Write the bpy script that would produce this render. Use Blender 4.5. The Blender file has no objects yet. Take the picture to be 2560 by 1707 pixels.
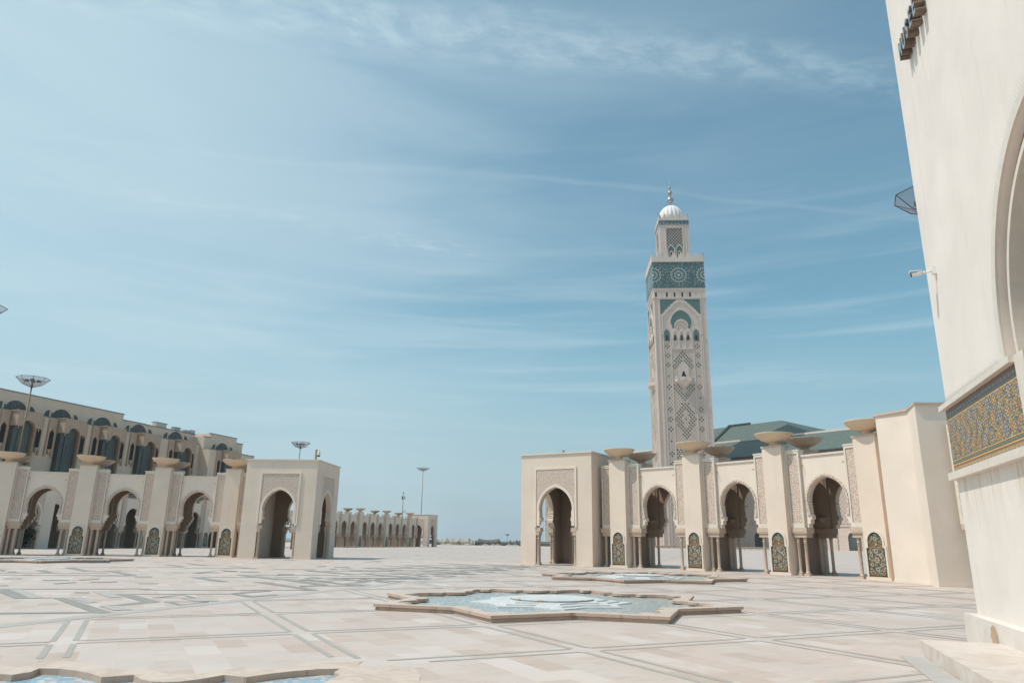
import bpy, bmesh, math, random
from mathutils import Vector, Matrix
random.seed(7)
S = bpy.context.scene
COL = S.collection
PI = math.pi
R_ = math.radians

# ------------------------------------------------------------------ nodes
def nt(mat):
    mat.use_nodes = True
    t = mat.node_tree
    t.nodes.clear()
    return t
class N:
    def __init__(s, t): s.t = t
    def n(s, typ, **kw):
        nd = s.t.nodes.new(typ)
        ins = kw.pop('i', {})
        for k, v in kw.items(): setattr(nd, k, v)
        for k, v in ins.items():
            if isinstance(v, bpy.types.NodeSocket): s.t.links.new(v, nd.inputs[k])
            else: nd.inputs[k].default_value = v
        return nd
    def m(s, op, a, b=0.0, c=0.0, clamp=False):
        return s.n('ShaderNodeMath', operation=op, use_clamp=clamp, i={0: a, 1: b, 2: c}).outputs[0]
    def mix(s, f, a, b, blend='MIX'):
        nd = s.n('ShaderNodeMix', data_type='RGBA', blend_type=blend)
        for k, v in ((0, f), (6, a), (7, b)):
            if isinstance(v, bpy.types.NodeSocket): s.t.links.new(v, nd.inputs[k])
            else: nd.inputs[k].default_value = v
        return nd.outputs[2]
    def noise(s, vec, scale, detail=4, rough=0.55, dist=0.0):
        return s.n('ShaderNodeTexNoise', i={'Vector': vec, 'Scale': scale, 'Detail': detail, 'Roughness': rough, 'Distortion': dist}).outputs['Fac']
    def ramp(s, f, stops, interp='LINEAR'):
        nd = s.n('ShaderNodeValToRGB', i={0: f})
        cr = nd.color_ramp; cr.interpolation = interp
        while len(cr.elements) > len(stops): cr.elements.remove(cr.elements[-1])
        while len(cr.elements) < len(stops): cr.elements.new(0.5)
        for e, (p, c) in zip(cr.elements, stops):
            e.position = p; e.color = c if len(c) == 4 else (*c, 1)
        return nd.outputs[0]
    def rng(s, v, a, b, c=0.0, d=1.0, smooth=False):
        nd = s.n('ShaderNodeMapRange', i={0: v, 1: a, 2: b, 3: c, 4: d})
        if smooth: nd.interpolation_type = 'SMOOTHSTEP'
        return nd.outputs[0]
    def mapping(s, vec, scale=(1, 1, 1), rot=(0, 0, 0), loc=(0, 0, 0)):
        return s.n('ShaderNodeMapping', i={'Vector': vec, 'Scale': scale, 'Rotation': rot, 'Location': loc}).outputs[0]
    def out(s, col, rough=0.8, bump=None, bstr=0.3, bdist=0.02, metal=0.0, spec=0.3, **extra):
        b = s.n('ShaderNodeBsdfPrincipled', i={'Base Color': col, 'Roughness': rough, 'Metallic': metal, 'Specular IOR Level': spec})
        for k, v in extra.items(): b.inputs[k].default_value = v
        if bump is not None:
            bn = s.n('ShaderNodeBump', i={'Height': bump, 'Strength': bstr, 'Distance': bdist})
            s.t.links.new(bn.outputs[0], b.inputs['Normal'])
        o = s.n('ShaderNodeOutputMaterial')
        s.t.links.new(b.outputs[0], o.inputs[0])
        return b
def c4(c): return (*c, 1.0)
def mul(c, k): return tuple(min(1, x * k) for x in c)

def newmat(name):
    m = bpy.data.materials.new(name)
    return m, N(nt(m))
def pos(s): return s.n('ShaderNodeNewGeometry').outputs['Position']
def obj(s): return s.n('ShaderNodeTexCoord').outputs['Object']

def plaster(name, base, stain=(0.45, 0.36, 0.26), amt=0.25, scale=0.5, joints=0.0, rough=0.85, ledge=None):
    """painted render: soft cloudy tone, faint vertical rain streaks, fine grain"""
    m, s = newmat(name)
    p = pos(s)
    big = s.noise(p, scale, 5, 0.6)
    streak = s.noise(s.mapping(p, scale=(2.2, 2.2, 0.16)), 1.6, 5, 0.65)
    fine = s.noise(p, 30, 3, 0.6)
    col = s.mix(s.rng(big, 0.35, 0.7), c4(mul(base, 0.95)), c4(mul(base, 1.05)))
    f = s.m('MULTIPLY', s.rng(streak, 0.56, 0.75, 0, 1, True), amt)
    col = s.mix(f, col, c4(stain))
    col = s.mix(s.rng(fine, 0.3, 0.7, 0, 0.06), col, c4(mul(base, 0.7)))
    if ledge:
        zz = s.n('ShaderNodeSeparateXYZ', i={0: p}).outputs[2]
        dr = s.noise(s.mapping(p, scale=(5, 5, .35)), 1.2, 5, .7)
        k = s.m('MULTIPLY', s.rng(dr, .45, .68, 0, .75, True), s.m('MULTIPLY', s.rng(zz, ledge - 1.1, ledge, 0, 1, True), s.m('LESS_THAN', zz, ledge + .02)))
        col = s.mix(k, col, c4((0.55, 0.44, 0.29)))
        ch = s.noise(s.mapping(p, scale=(3, 3, 1.1)), 1.5, 6, .7)
        col = s.mix(s.rng(ch, .62, .68, 0, .16, True), col, c4((0.60, 0.52, 0.45)))
    if joints:
        z = s.n('ShaderNodeSeparateXYZ', i={0: p}).outputs[2]
        fr = s.m('FRACT', s.m('DIVIDE', z, joints))
        ln = s.m('LESS_THAN', fr, 0.03)
        col = s.mix(s.m('MULTIPLY', ln, 0.25), col, c4(mul(base, 0.6)))
    s.out(col, rough, s.m('ADD', fine, s.m('MULTIPLY', big, 3)), 0.25, 0.01)
    return m
def carved(name, base, deep, scale=7.0, dist=0.03, strength=0.9):
    """stucco relief: winding tendrils, shade painted into the hollows"""
    m, s = newmat(name)
    p = obj(s)
    w = s.n('ShaderNodeVectorMath', operation='ADD', i={0: p}).outputs[0]
    nz = s.n('ShaderNodeTexNoise', i={'Vector': p, 'Scale': scale * 0.6, 'Detail': 2})
    w = s.n('ShaderNodeVectorMath', operation='MULTIPLY_ADD', i={0: nz.outputs['Color'], 1: (0.10 * 7 / scale,) * 3, 2: p}).outputs[0]
    v = s.n('ShaderNodeTexVoronoi', feature='DISTANCE_TO_EDGE', i={'Vector': w, 'Scale': scale}).outputs['Distance']
    v2 = s.n('ShaderNodeTexVoronoi', feature='F1', i={'Vector': w, 'Scale': scale * 2.1}).outputs['Distance']
    h = s.m('ADD', s.rng(v, 0.02, 0.16, 0, 1, True), s.m('MULTIPLY', s.rng(v2, 0.1, 0.5, 1, 0, True), 0.6))
    dust = s.noise(pos(s), 1.1, 3, 0.6)
    col = s.mix(s.rng(h, 0.3, 1.15), c4(deep), c4(base))  # hollows get a darker colour standing in for shade, besides the bump
    col = s.mix(s.rng(dust, 0.4, 0.75, 0, 0.35), col, c4(mul(base, 0.78)))
    s.out(col, 0.9, h, strength, dist)
    return m
def marble(name, base, vein, scale=3.0, amt=0.5, rough=0.45):
    m, s = newmat(name)
    p = pos(s)
    n1 = s.noise(p, scale, 6, 0.6, 1.6)
    n2 = s.noise(p, scale * 0.35, 4, 0.6, 0.8)
    col = s.mix(s.rng(n1, 0.42, 0.62, 0, amt), c4(base), c4(vein))
    col = s.mix(s.rng(n2, 0.4, 0.7, 0, 0.35), col, c4(mul(base, 0.82)))
    s.out(col, rough, s.noise(p, 40, 2), 0.1, 0.005)
    return m
def plain(name, col, rough=0.6, metal=0.0, var=0.12, scale=2.0, **kw):
    m, s = newmat(name)
    p = pos(s)
    n = s.noise(p, scale, 5, 0.6)
    c = s.mix(s.rng(n, 0.3, 0.7), c4(mul(col, 1 - var)), c4(mul(col, 1 + var)))
    s.out(c, rough, n, 0.08, 0.01, metal, **kw)
    return m

M = {}
CREAM = (0.73, 0.61, 0.505)
M['cream'] = plaster('cream_render', CREAM, amt=0.16)
M['cream_light'] = plaster('pale_cream_render', (0.77, 0.66, 0.56), amt=0.12)
M['museum'] = plaster('chalky_white_render', (0.76, 0.69, 0.63), stain=(0.58, 0.50, 0.36), amt=0.26, scale=0.8, ledge=2.97)
M['white_trim'] = marble('white_marble_trim', (0.72, 0.645, 0.56), (0.58, 0.50, 0.42), 2.5, 0.35)
M['stone'] = plaster('pink_beige_stone', (0.56, 0.44, 0.345), stain=(0.30, 0.22, 0.15), amt=0.25, scale=1.5, joints=0.0, rough=0.75)
M['column'] = marble('column_marble', (0.58, 0.465, 0.37), (0.36, 0.28, 0.21), 4.0, 0.4)
M['carved'] = carved('carved_stucco', (0.75, 0.62, 0.53), (0.55, 0.43, 0.35), 8.0, 0.03, .7)
M['carved_fine'] = carved('carved_stucco_fine', (0.75, 0.635, 0.54), (0.58, 0.475, 0.39), 6.5)
M['bowl'] = plaster('bowl_stone', (0.66, 0.50, 0.355), stain=(0.16, 0.12, 0.09), amt=0.35, scale=1.2, rough=0.7)
M['bowl_old'] = plaster('weathered_bowl_stone', (0.50, 0.40, 0.32), stain=(0.06, 0.05, 0.045), amt=0.9, scale=1.5, rough=0.8)
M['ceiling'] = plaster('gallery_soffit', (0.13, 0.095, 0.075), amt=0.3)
M['glass_dark'] = plain('dark_window_glass', (0.07, 0.082, 0.075), 0.4, 0.0, 0.3, 0.4, spec=0.45)
M['metal_dark'] = plain('dark_bronze_metal', (0.10, 0.07, 0.055), 0.45, 0.6)
M['brass'] = plain('weathered_brass', (0.40, 0.28, 0.13), 0.45, 0.4)
M['slot'] = plain('dark_opening', (0.03, 0.027, 0.025), 0.9)
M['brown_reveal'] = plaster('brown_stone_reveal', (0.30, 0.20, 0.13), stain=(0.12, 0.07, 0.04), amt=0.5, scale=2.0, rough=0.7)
M['coping'] = plain('slate_blue_coping', (0.16, 0.18, 0.20), 0.7)
M['white_paint'] = plain('white_painted_metal', (0.72, 0.71, 0.68), 0.5)
M['black_plastic'] = plain('black_plastic', (0.02, 0.02, 0.022), 0.35)
M['steel_face'] = plain('brushed_steel_face', (0.42, 0.50, 0.55), 0.35, 0.5)
M['ac'] = plain('grey_unit_metal', (0.42, 0.46, 0.48), 0.5, 0.2)
M['spike'] = plain('spike_wire', (0.45, 0.43, 0.36), 0.4, 0.5)
M['inlay_dark'] = marble('grey_blue_inlay_marble', (0.31, 0.30, 0.275), (0.25, 0.245, 0.23), 1.5, 0.6, 0.8)
M['inlay_mid'] = marble('grey_line_marble', (0.405, 0.38, 0.345), (0.335, 0.32, 0.30), 1.5, 0.6, 0.8)
M['inner_shade'] = plaster('shade_dark_inner_wall', (0.30, 0.225, 0.17), stain=(0.14, 0.10, 0.07), amt=0.3, scale=0.8)  # shade of the interiors put into the wall colour
M['inlay_light'] = marble('pale_grey_inlay_marble', (0.45, 0.43, 0.40), (0.38, 0.36, 0.335), 1.5, 0.6, 0.8)
M['rim'] = marble('fountain_rim_stone', (0.60, 0.50, 0.425), (0.40, 0.31, 0.24), 2.0, 0.5, 0.6)
M['rim_side'] = plaster('fountain_side_stone', (0.50, 0.375, 0.30), stain=(0.12, 0.08, 0.05), amt=0.75, scale=3.0)
M['tier'] = marble('white_cascade_marble', (0.68, 0.69, 0.68), (0.52, 0.53, 0.54), 2.5, 0.5, 0.35)
M['rust'] = plain('rust_stain_stone', (0.42, 0.22, 0.10), 0.8, 0, 0.35, 8)
M['sea'] = plain('sea_water', (0.10, 0.17, 0.20), 0.35, 0, 0.1, 0.01)
M['leaf'] = plain('dark_leaf', (0.045, 0.075, 0.03), 0.6, 0, 0.4, 1.5)
M['bark'] = plain('bark', (0.10, 0.07, 0.05), 0.9, 0, 0.3, 4)
M['fence_green'] = plain('green_painted_metal', (0.05, 0.13, 0.10), 0.5)
# mosaic colours
for k, c in dict(z_navy=(0.045, 0.045, 0.035), z_green=(0.06, 0.14, 0.09), z_white=(0.66, 0.63, 0.54), z_orange=(0.60, 0.27, 0.09), z_teal=(0.10, 0.22, 0.20), z_ochre=(0.56, 0.38, 0.17),
                 w_maroon=(0.20, 0.095, 0.07), w_ochre=(0.66, 0.43, 0.16), w_blue=(0.06, 0.22, 0.42), w_green=(0.12, 0.20, 0.13), w_pale=(0.46, 0.47, 0.42), w_sky=(0.22, 0.40, 0.46)).items():
    M[k] = plain('glazed_tile_' + k[2:] + ('_small' if k[0] == 'z' else ''), c, 0.35, 0, 0.18, 18)

def m_ground():
    m, s = newmat('marble_slab_paving')
    p = pos(s)
    r = s.mapping(p, rot=(0, 0, R_(-26.8)))      # joints run along and across the diamond lines
    sp = s.n('ShaderNodeSeparateXYZ', i={0: r}); x, y = sp.outputs[0], sp.outputs[1]
    col_i = s.m('FLOOR', s.m('DIVIDE', x, 0.48))
    yo = s.m('ADD', s.m('DIVIDE', y, 0.96), s.m('MULTIPLY', s.m('MODULO', col_i, 2.0), 0.37))
    row_i = s.m('FLOOR', yo)
    cell = s.n('ShaderNodeCombineXYZ', i={0: col_i, 1: row_i}).outputs[0]
    wn = s.n('ShaderNodeTexWhiteNoise', noise_dimensions='3D', i={'Vector': cell})
    tone = s.ramp(wn.outputs['Value'], [(0.0, (0.449, 0.363, 0.297)), (0.12, (0.495, 0.407, 0.342)), (0.30, (0.535, 0.456, 0.396)), (0.48, (0.510, 0.446, 0.386)), (0.64, (0.566, 0.495, 0.441)), (0.80, (0.515, 0.465, 0.416)), (0.92, (0.626, 0.568, 0.520)), (1.0, (0.480, 0.421, 0.351))])
    # marble figure runs differently in every slab
    off = s.n('ShaderNodeVectorMath', operation='MULTIPLY_ADD', i={0: wn.outputs['Color'], 1: (9.0, 9.0, 9.0), 2: s.mapping(r, scale=(1.0, 3.2, 1.0))}).outputs[0]
    fig = s.noise(off, 1.7, 5, 0.62, 1.2)
    col = s.mix(s.rng(fig, 0.4, 0.72, 0, 0.5), tone, c4((0.587, 0.492, 0.455)))
    col = s.mix(s.rng(fig, 0.46, 0.30, 0, 0.4), col, c4((0.443, 0.300, 0.238)))
    # wider bands of slab tone (batches) and worn, dusty areas
    big = s.noise(s.mapping(r, scale=(1, 0.4, 1)), 0.12, 4, 0.6)
    col = s.mix(s.rng(big, 0.40, 0.66, 0, 0.45), col, c4((0.505, 0.415, 0.374)))
    dirt = s.noise(p, 0.55, 6, 0.7)
    col = s.mix(s.rng(dirt, 0.58, 0.78, 0, 0.22), col, c4((0.371, 0.310, 0.273)))
    fx = s.m('ABSOLUTE', s.m('SUBTRACT', s.m('FRACT', s.m('DIVIDE', x, 0.48)), 0.5))
    fy = s.m('ABSOLUTE', s.m('SUBTRACT', s.m('FRACT', yo), 0.5))
    j = s.m('MAXIMUM', s.m('GREATER_THAN', fx, 0.486), s.m('GREATER_THAN', fy, 0.493))
    jn = s.rng(s.noise(p, 0.8, 3), 0.30, 0.65, 0.2, 0.85)
    col = s.mix(s.m('MULTIPLY', j, jn), col, c4((0.598, 0.482, 0.405)))
    s.out(col, s.rng(fig, 0.3, 0.7, 0.5, 0.7), s.m('MULTIPLY', j, -1.0), 0.25, 0.004, spec=0.35)
    return m
M['ground'] = m_ground()

def m_pool(strong=1.0):
    """small blue and white tesserae"""
    m, s = newmat('pool_tesserae_%d' % int(strong * 10))
    p = pos(s)
    v = s.n('ShaderNodeTexVoronoi', feature='F1', distance='CHEBYCHEV', i={'Vector': p, 'Scale': 16.0, 'Randomness': 0.6})
    w = s.n('ShaderNodeSeparateColor', i={0: v.outputs['Color']}).outputs[0]
    n = s.noise(p, 2.2, 3, 0.6)
    t = s.m('ADD', s.m('MULTIPLY', w, 0.7), s.m('MULTIPLY', n, 0.35))
    a = (0.20, 0.37, 0.50) if strong > 0.9 else (0.24, 0.29, 0.295)
    b = (0.28, 0.44, 0.54) if strong > 0.9 else (0.32, 0.36, 0.355)
    col = s.ramp(t, [(0.0, a), (0.38, b), (0.58, (0.42, 0.43, 0.40)), (0.76, (0.58, 0.59, 0.56)), (1.0, (0.64, 0.64, 0.60))], 'CONSTANT')
    s.out(col, 0.3, w, 0.1, 0.004, spec=0.5)
    return m
M['pool'] = m_pool(1.0); M['pool_dry'] = m_pool(0.8)

def m_minaret():
    m, s = newmat('minaret_marble_blocks')
    p = obj(s)
    sp = s.n('ShaderNodeSeparateXYZ', i={0: p})
    h = s.m('ADD', sp.outputs[0], sp.outputs[1])
    bv = s.n('ShaderNodeCombineXYZ', i={0: h, 1: sp.outputs[2]}).outputs[0]
    br = s.n('ShaderNodeTexBrick', i={'Vector': bv, 'Color1': c4((0.68, 0.55, 0.47)), 'Color2': c4((0.61, 0.495, 0.425)), 'Mortar': c4((0.44, 0.37, 0.33)), 'Scale': 1.0, 'Mortar Size': 0.035, 'Brick Width': 1.6, 'Row Height': 1.05, 'Bias': 0.0})
    n = s.noise(p, 0.10, 5, 0.6)
    col = s.mix(s.rng(n, 0.4, 0.7, 0, 0.35), br.outputs[0], c4((0.50, 0.42, 0.385)))
    s.out(col, 0.75, n, 0.1, 0.1)
    return m
M['mina'] = m_minaret()
M['mina_trim'] = plaster('minaret_pale_marble', (0.65, 0.535, 0.455), stain=(0.50, 0.41, 0.36), amt=0.4, scale=0.1)
M['mina_white'] = plaster('white_dome_marble', (0.80, 0.77, 0.72), amt=0.03, scale=0.1)
M['mina_green'] = plain('sea_green_glazed_tile', (0.085, 0.155, 0.135), 0.55, 0, 0.12, 0.3)

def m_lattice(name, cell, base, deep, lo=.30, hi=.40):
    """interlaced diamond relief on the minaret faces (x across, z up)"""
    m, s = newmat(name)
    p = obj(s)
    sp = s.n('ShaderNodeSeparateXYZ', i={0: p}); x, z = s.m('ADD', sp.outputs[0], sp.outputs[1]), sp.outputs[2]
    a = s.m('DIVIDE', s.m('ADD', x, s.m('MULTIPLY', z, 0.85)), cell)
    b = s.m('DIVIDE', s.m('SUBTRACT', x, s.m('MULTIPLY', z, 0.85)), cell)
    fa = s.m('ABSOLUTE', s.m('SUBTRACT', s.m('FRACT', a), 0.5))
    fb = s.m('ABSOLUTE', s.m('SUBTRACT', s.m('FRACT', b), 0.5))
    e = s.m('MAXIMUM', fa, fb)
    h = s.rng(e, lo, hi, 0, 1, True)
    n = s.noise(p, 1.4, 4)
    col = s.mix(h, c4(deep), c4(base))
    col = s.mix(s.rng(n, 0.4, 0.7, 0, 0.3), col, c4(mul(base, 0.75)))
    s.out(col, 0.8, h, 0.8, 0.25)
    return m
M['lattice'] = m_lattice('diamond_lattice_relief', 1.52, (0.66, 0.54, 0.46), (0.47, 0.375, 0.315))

def m_zband(name, cell, a=(0.025, 0.095, 0.105), b=(0.56, 0.57, 0.51)):
    """glazed band: rosettes of pale rays on teal"""
    m, s = newmat(name)
    p = obj(s)
    sp = s.n('ShaderNodeSeparateXYZ', i={0: p}); x, z = s.m('ADD', sp.outputs[0], sp.outputs[1]), sp.outputs[2]
    u = s.m('SUBTRACT', s.m('FRACT', s.m('ADD', s.m('DIVIDE', x, cell), 0.5)), 0.5)
    v = s.m('SUBTRACT', s.m('FRACT', s.m('ADD', s.m('DIVIDE', z, cell), 0.16)), 0.5)
    r = s.m('SQRT', s.m('ADD', s.m('MULTIPLY', u, u), s.m('MULTIPLY', v, v)))
    th = s.m('ARCTAN2', v, u)
    ray = s.m('COSINE', s.m('ADD', s.m('MULTIPLY', th, 16.0), s.m('MULTIPLY', s.m('FLOOR', s.m('MULTIPLY', r, 7.0)), PI)))
    ring = s.m('COSINE', s.m('MULTIPLY', r, 44.0))
    pat = s.m('MULTIPLY', s.m('GREATER_THAN', ray, 0.25), s.m('GREATER_THAN', ring, -0.2))
    core = s.m('LESS_THAN', r, 0.045)
    pat = s.m('MAXIMUM', pat, core)
    vor = s.n('ShaderNodeTexVoronoi', feature='F1', i={'Vector': p, 'Scale': 1.6})
    far = s.m('GREATER_THAN', r, 0.40)
    pat = s.m('ADD', s.m('MULTIPLY', pat, s.m('SUBTRACT', 1.0, far)), s.m('MULTIPLY', far, s.m('LESS_THAN', vor.outputs['Distance'], 0.24)))
    hue = s.noise(p, 0.35, 3)
    base = s.mix(s.rng(hue, 0.4, 0.62), c4(a), c4((0.075, 0.105, 0.09)))
    col = s.mix(pat, base, c4(b))
    s.out(col, 0.4, spec=0.4)
    return m
M['zband'] = m_zband('teal_rosette_tile_band', 12.5)
M['zband_small'] = m_zband('teal_rosette_tile_trim', 1.8)

def m_roof():
    m, s = newmat('green_glazed_roof_tiles')
    p = pos(s)
    n = s.noise(p, 0.6, 6, 0.7)
    n2 = s.noise(s.mapping(p, scale=(0.5, 0.5, 1.6)), 3.0, 4, 0.7)
    col = s.mix(s.rng(n, 0.35, 0.7), c4((0.085, 0.115, 0.098)), c4((0.13, 0.165, 0.14)))
    col = s.mix(s.rng(n2, 0.5, 0.75, 0, 0.5), col, c4((0.17, 0.19, 0.155)))
    s.out(col, 0.55, n2, 0.4, 0.3)
    return m
M['roof'] = m_roof()

def m_tent(name, a, b, stripe):
    m, s = newmat(name)
    p = obj(s)
    n = s.noise(p, 0.8, 4)
    col = s.mix(s.rng(n, 0.35, 0.65), c4(a), c4(mul(a, 0.85)))
    if stripe:
        w = s.n('ShaderNodeTexWave', wave_type='BANDS', bands_direction='DIAGONAL', i={'Vector': p, 'Scale': 0.5, 'Distortion': 4.0, 'Detail': 1.0}).outputs['Fac']
        col = s.mix(s.rng(w, 0.75, 0.85, 0, 0.7), col, c4(b))
    s.out(col, 0.9)
    return m
M['tent_beige'] = m_tent('beige_striped_canvas', (0.44, 0.39, 0.31), (0.22, 0.18, 0.14), True)
M['tent_olive'] = m_tent('olive_canvas', (0.135, 0.13, 0.11), (0.1, 0.1, 0.1), False)

def m_tinted():
    m, s = newmat('smoked_lamp_glass')
    g = s.n('ShaderNodeBsdfPrincipled', i={'Base Color': c4((0.22, 0.19, 0.21)), 'Roughness': 0.12, 'Alpha': 0.42, 'Specular IOR Level': 0.6})
    o = s.n('ShaderNodeOutputMaterial'); s.t.links.new(g.outputs[0], o.inputs[0])
    return m
M['lampglass'] = m_tinted()

# ------------------------------------------------------------------ mesh builder
class MB:
    def __init__(s): s.v = []; s.f = []; s.mi = []; s.sm = []
    def add(s, vs, fs, mi=0, smooth=False):
        o = len(s.v); s.v += [tuple(map(float, v)) for v in vs]
        for f in fs: s.f.append(tuple(i + o for i in f)); s.mi.append(mi); s.sm.append(smooth)
        return s
    def box(s, x0, x1, y0, y1, z0, z1, mi=0):
        return s.add([(x0, y0, z0), (x1, y0, z0), (x1, y1, z0), (x0, y1, z0), (x0, y0, z1), (x1, y0, z1), (x1, y1, z1), (x0, y1, z1)],
                     [(0, 3, 2, 1), (4, 5, 6, 7), (0, 1, 5, 4), (1, 2, 6, 5), (2, 3, 7, 6), (3, 0, 4, 7)], mi)
    def hexa(s, p, mi=0):      # 8 points: bottom 4 ccw, top 4 ccw
        return s.add(p, [(0, 3, 2, 1), (4, 5, 6, 7), (0, 1, 5, 4), (1, 2, 6, 5), (2, 3, 7, 6), (3, 0, 4, 7)], mi)
    def prism(s, poly, y0, y1, mi=0, axis='y', side_mi=None):
        """poly: list of (x,z); extruded along y.  axis 'z': poly (x,y) extruded z y0..y1"""
        n = len(poly)
        ar = sum(poly[i][0] * poly[(i + 1) % n][1] - poly[(i + 1) % n][0] * poly[i][1] for i in range(n))
        if ar < 0: poly = poly[::-1]
        sm = mi if side_mi is None else side_mi
        if axis == 'y':
            vs = [(a, y0, b) for a, b in poly] + [(a, y1, b) for a, b in poly]
            s.add(vs, [tuple(range(n))], mi)
            o = len(s.v) - 2 * n
            s.f.append(tuple(o + n + i for i in range(n - 1, -1, -1))); s.mi.append(mi); s.sm.append(False)
            for i in range(n):
                j = (i + 1) % n
                s.f.append((o + i, o + n + i, o + n + j, o + j)); s.mi.append(sm); s.sm.append(False)
        else:
            vs = [(a, b, y0) for a, b in poly] + [(a, b, y1) for a, b in poly]
            s.add(vs, [tuple(range(n - 1, -1, -1))], mi)
            o = len(s.v) - 2 * n
            s.f.append(tuple(o + n + i for i in range(n))); s.mi.append(mi); s.sm.append(False)
            for i in range(n):
                j = (i + 1) % n
                s.f.append((o + i, o + j, o + n + j, o + n + i)); s.mi.append(sm); s.sm.append(False)
        return s
    def strip(s, A, B, y0, y1, mi=0):
        """ribbon between two equal-length xz polylines, extruded y0..y1 (closed solid)"""
        n = len(A)
        vs = [(a, y0, b) for a, b in A] + [(a, y0, b) for a, b in B] + [(a, y1, b) for a, b in A] + [(a, y1, b) for a, b in B]
        fs = []
        for i in range(n - 1):
            fs += [(i, i + 1, n + i + 1, n + i), (2 * n + i, 3 * n + i, 3 * n + i + 1, 2 * n + i + 1), (i, 2 * n + i, 2 * n + i + 1, i + 1), (n + i, n + i + 1, 3 * n + i + 1, 3 * n + i)]
        fs += [(0, n, 3 * n, 2 * n), (n - 1, 3 * n - 1, 4 * n - 1, 2 * n - 1)]
        return s.add(vs, fs, mi)
    def lathe(s, prof, cx=0, cy=0, n=24, mi=0, smooth=True, ribs=0, ribamp=0.0):
        vs = []
        for r, z in prof:
            for k in range(n):
                a = 2 * PI * k / n
                rr = r * (1 + (ribamp * (abs(math.cos(a * ribs / 2)) - 0.6) if ribs else 0))
                vs.append((cx + rr * math.cos(a), cy + rr * math.sin(a), z))
        fs = []
        for i in range(len(prof) - 1):
            for k in range(n):
                k2 = (k + 1) % n
                fs.append((i * n + k, i * n + k2, (i + 1) * n + k2, (i + 1) * n + k))
        s.add(vs, fs, mi, smooth)
        o = len(s.v) - len(vs); m = len(prof)
        s.f.append(tuple(o + k for k in range(n - 1, -1, -1))); s.mi.append(mi); s.sm.append(False)
        s.f.append(tuple(o + (m - 1) * n + k for k in range(n))); s.mi.append(mi); s.sm.append(False)
        return s
    def tube(s, p, q, r, n=8, mi=0, r2=None):
        p = Vector(p); q = Vector(q); d = (q - p).normalized(); r2 = r if r2 is None else r2
        a = d.orthogonal().normalized(); b = d.cross(a)
        vs = [p + (a * math.cos(2 * PI * k / n) + b * math.sin(2 * PI * k / n)) * r for k in range(n)] + [q + (a * math.cos(2 * PI * k / n) + b * math.sin(2 * PI * k / n)) * r2 for k in range(n)]
        return s.add(vs, [(k, (k + 1) % n, n + (k + 1) % n, n + k) for k in range(n)] + [tuple(range(n - 1, -1, -1)), tuple(range(n, 2 * n))], mi, True)
    def mesh(s, name, mats):
        me = bpy.data.meshes.new(name)
        me.from_pydata(s.v, [], s.f)
        me.polygons.foreach_set('material_index', s.mi)
        me.polygons.foreach_set('use_smooth', s.sm)
        if not isinstance(mats, (list, tuple)): mats = [mats]
        for m in mats: me.materials.append(M[m])
        me.validate(); me.update()
        return me

def put(me, name, parent=None, loc=(0, 0, 0), rz=0.0, label=None):
    o = bpy.data.objects.new(name, me); COL.objects.link(o)
    o.parent = parent; o.location = loc; o.rotation_euler = (0, 0, rz)
    if label: o['label'] = label
    return o
def build(mb, name, mats, parent=None, loc=(0, 0, 0), rz=0.0, label=None):
    return put(mb.mesh(name, mats), name, parent, loc, rz, label)
def thing(name, label, cat, loc=(0, 0, 0), rz=0.0, group=None):
    o = bpy.data.objects.new(name, None); COL.objects.link(o); o.empty_display_size = 0.5
    o.location = loc; o.rotation_euler = (0, 0, rz)
    o['label'] = label; o['category'] = cat
    if group: o['group'] = group
    return o
def tag(o, label, cat, group=None):
    o['label'] = label; o['category'] = cat
    if group: o['group'] = group
    return o
def struct(o): o['kind'] = 'structure'; return o
M['pav'] = plaster('pavilion_white', (0.62, 0.60, 0.57), amt=.1, scale=.1)
M['roof_dark'] = plain('dark_green_roof_trim', (0.035, 0.055, 0.05), 0.6)
M['mast'] = plain('galvanised_mast', (0.30, 0.24, 0.20), 0.6)
M['olive_box'] = plain('olive_canvas_box', (0.10, 0.105, 0.095), 0.9)
M['sandbag'] = plain('white_sandbag', (0.6, 0.59, 0.55), 0.9)
SKYTINT = (0.51, 0.765, 0.675)
CLOUD = (2.95, 3.75, 4.1)
HORIZ = (1.9, 2.45, 2.95)
EXPO = 0.45
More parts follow.
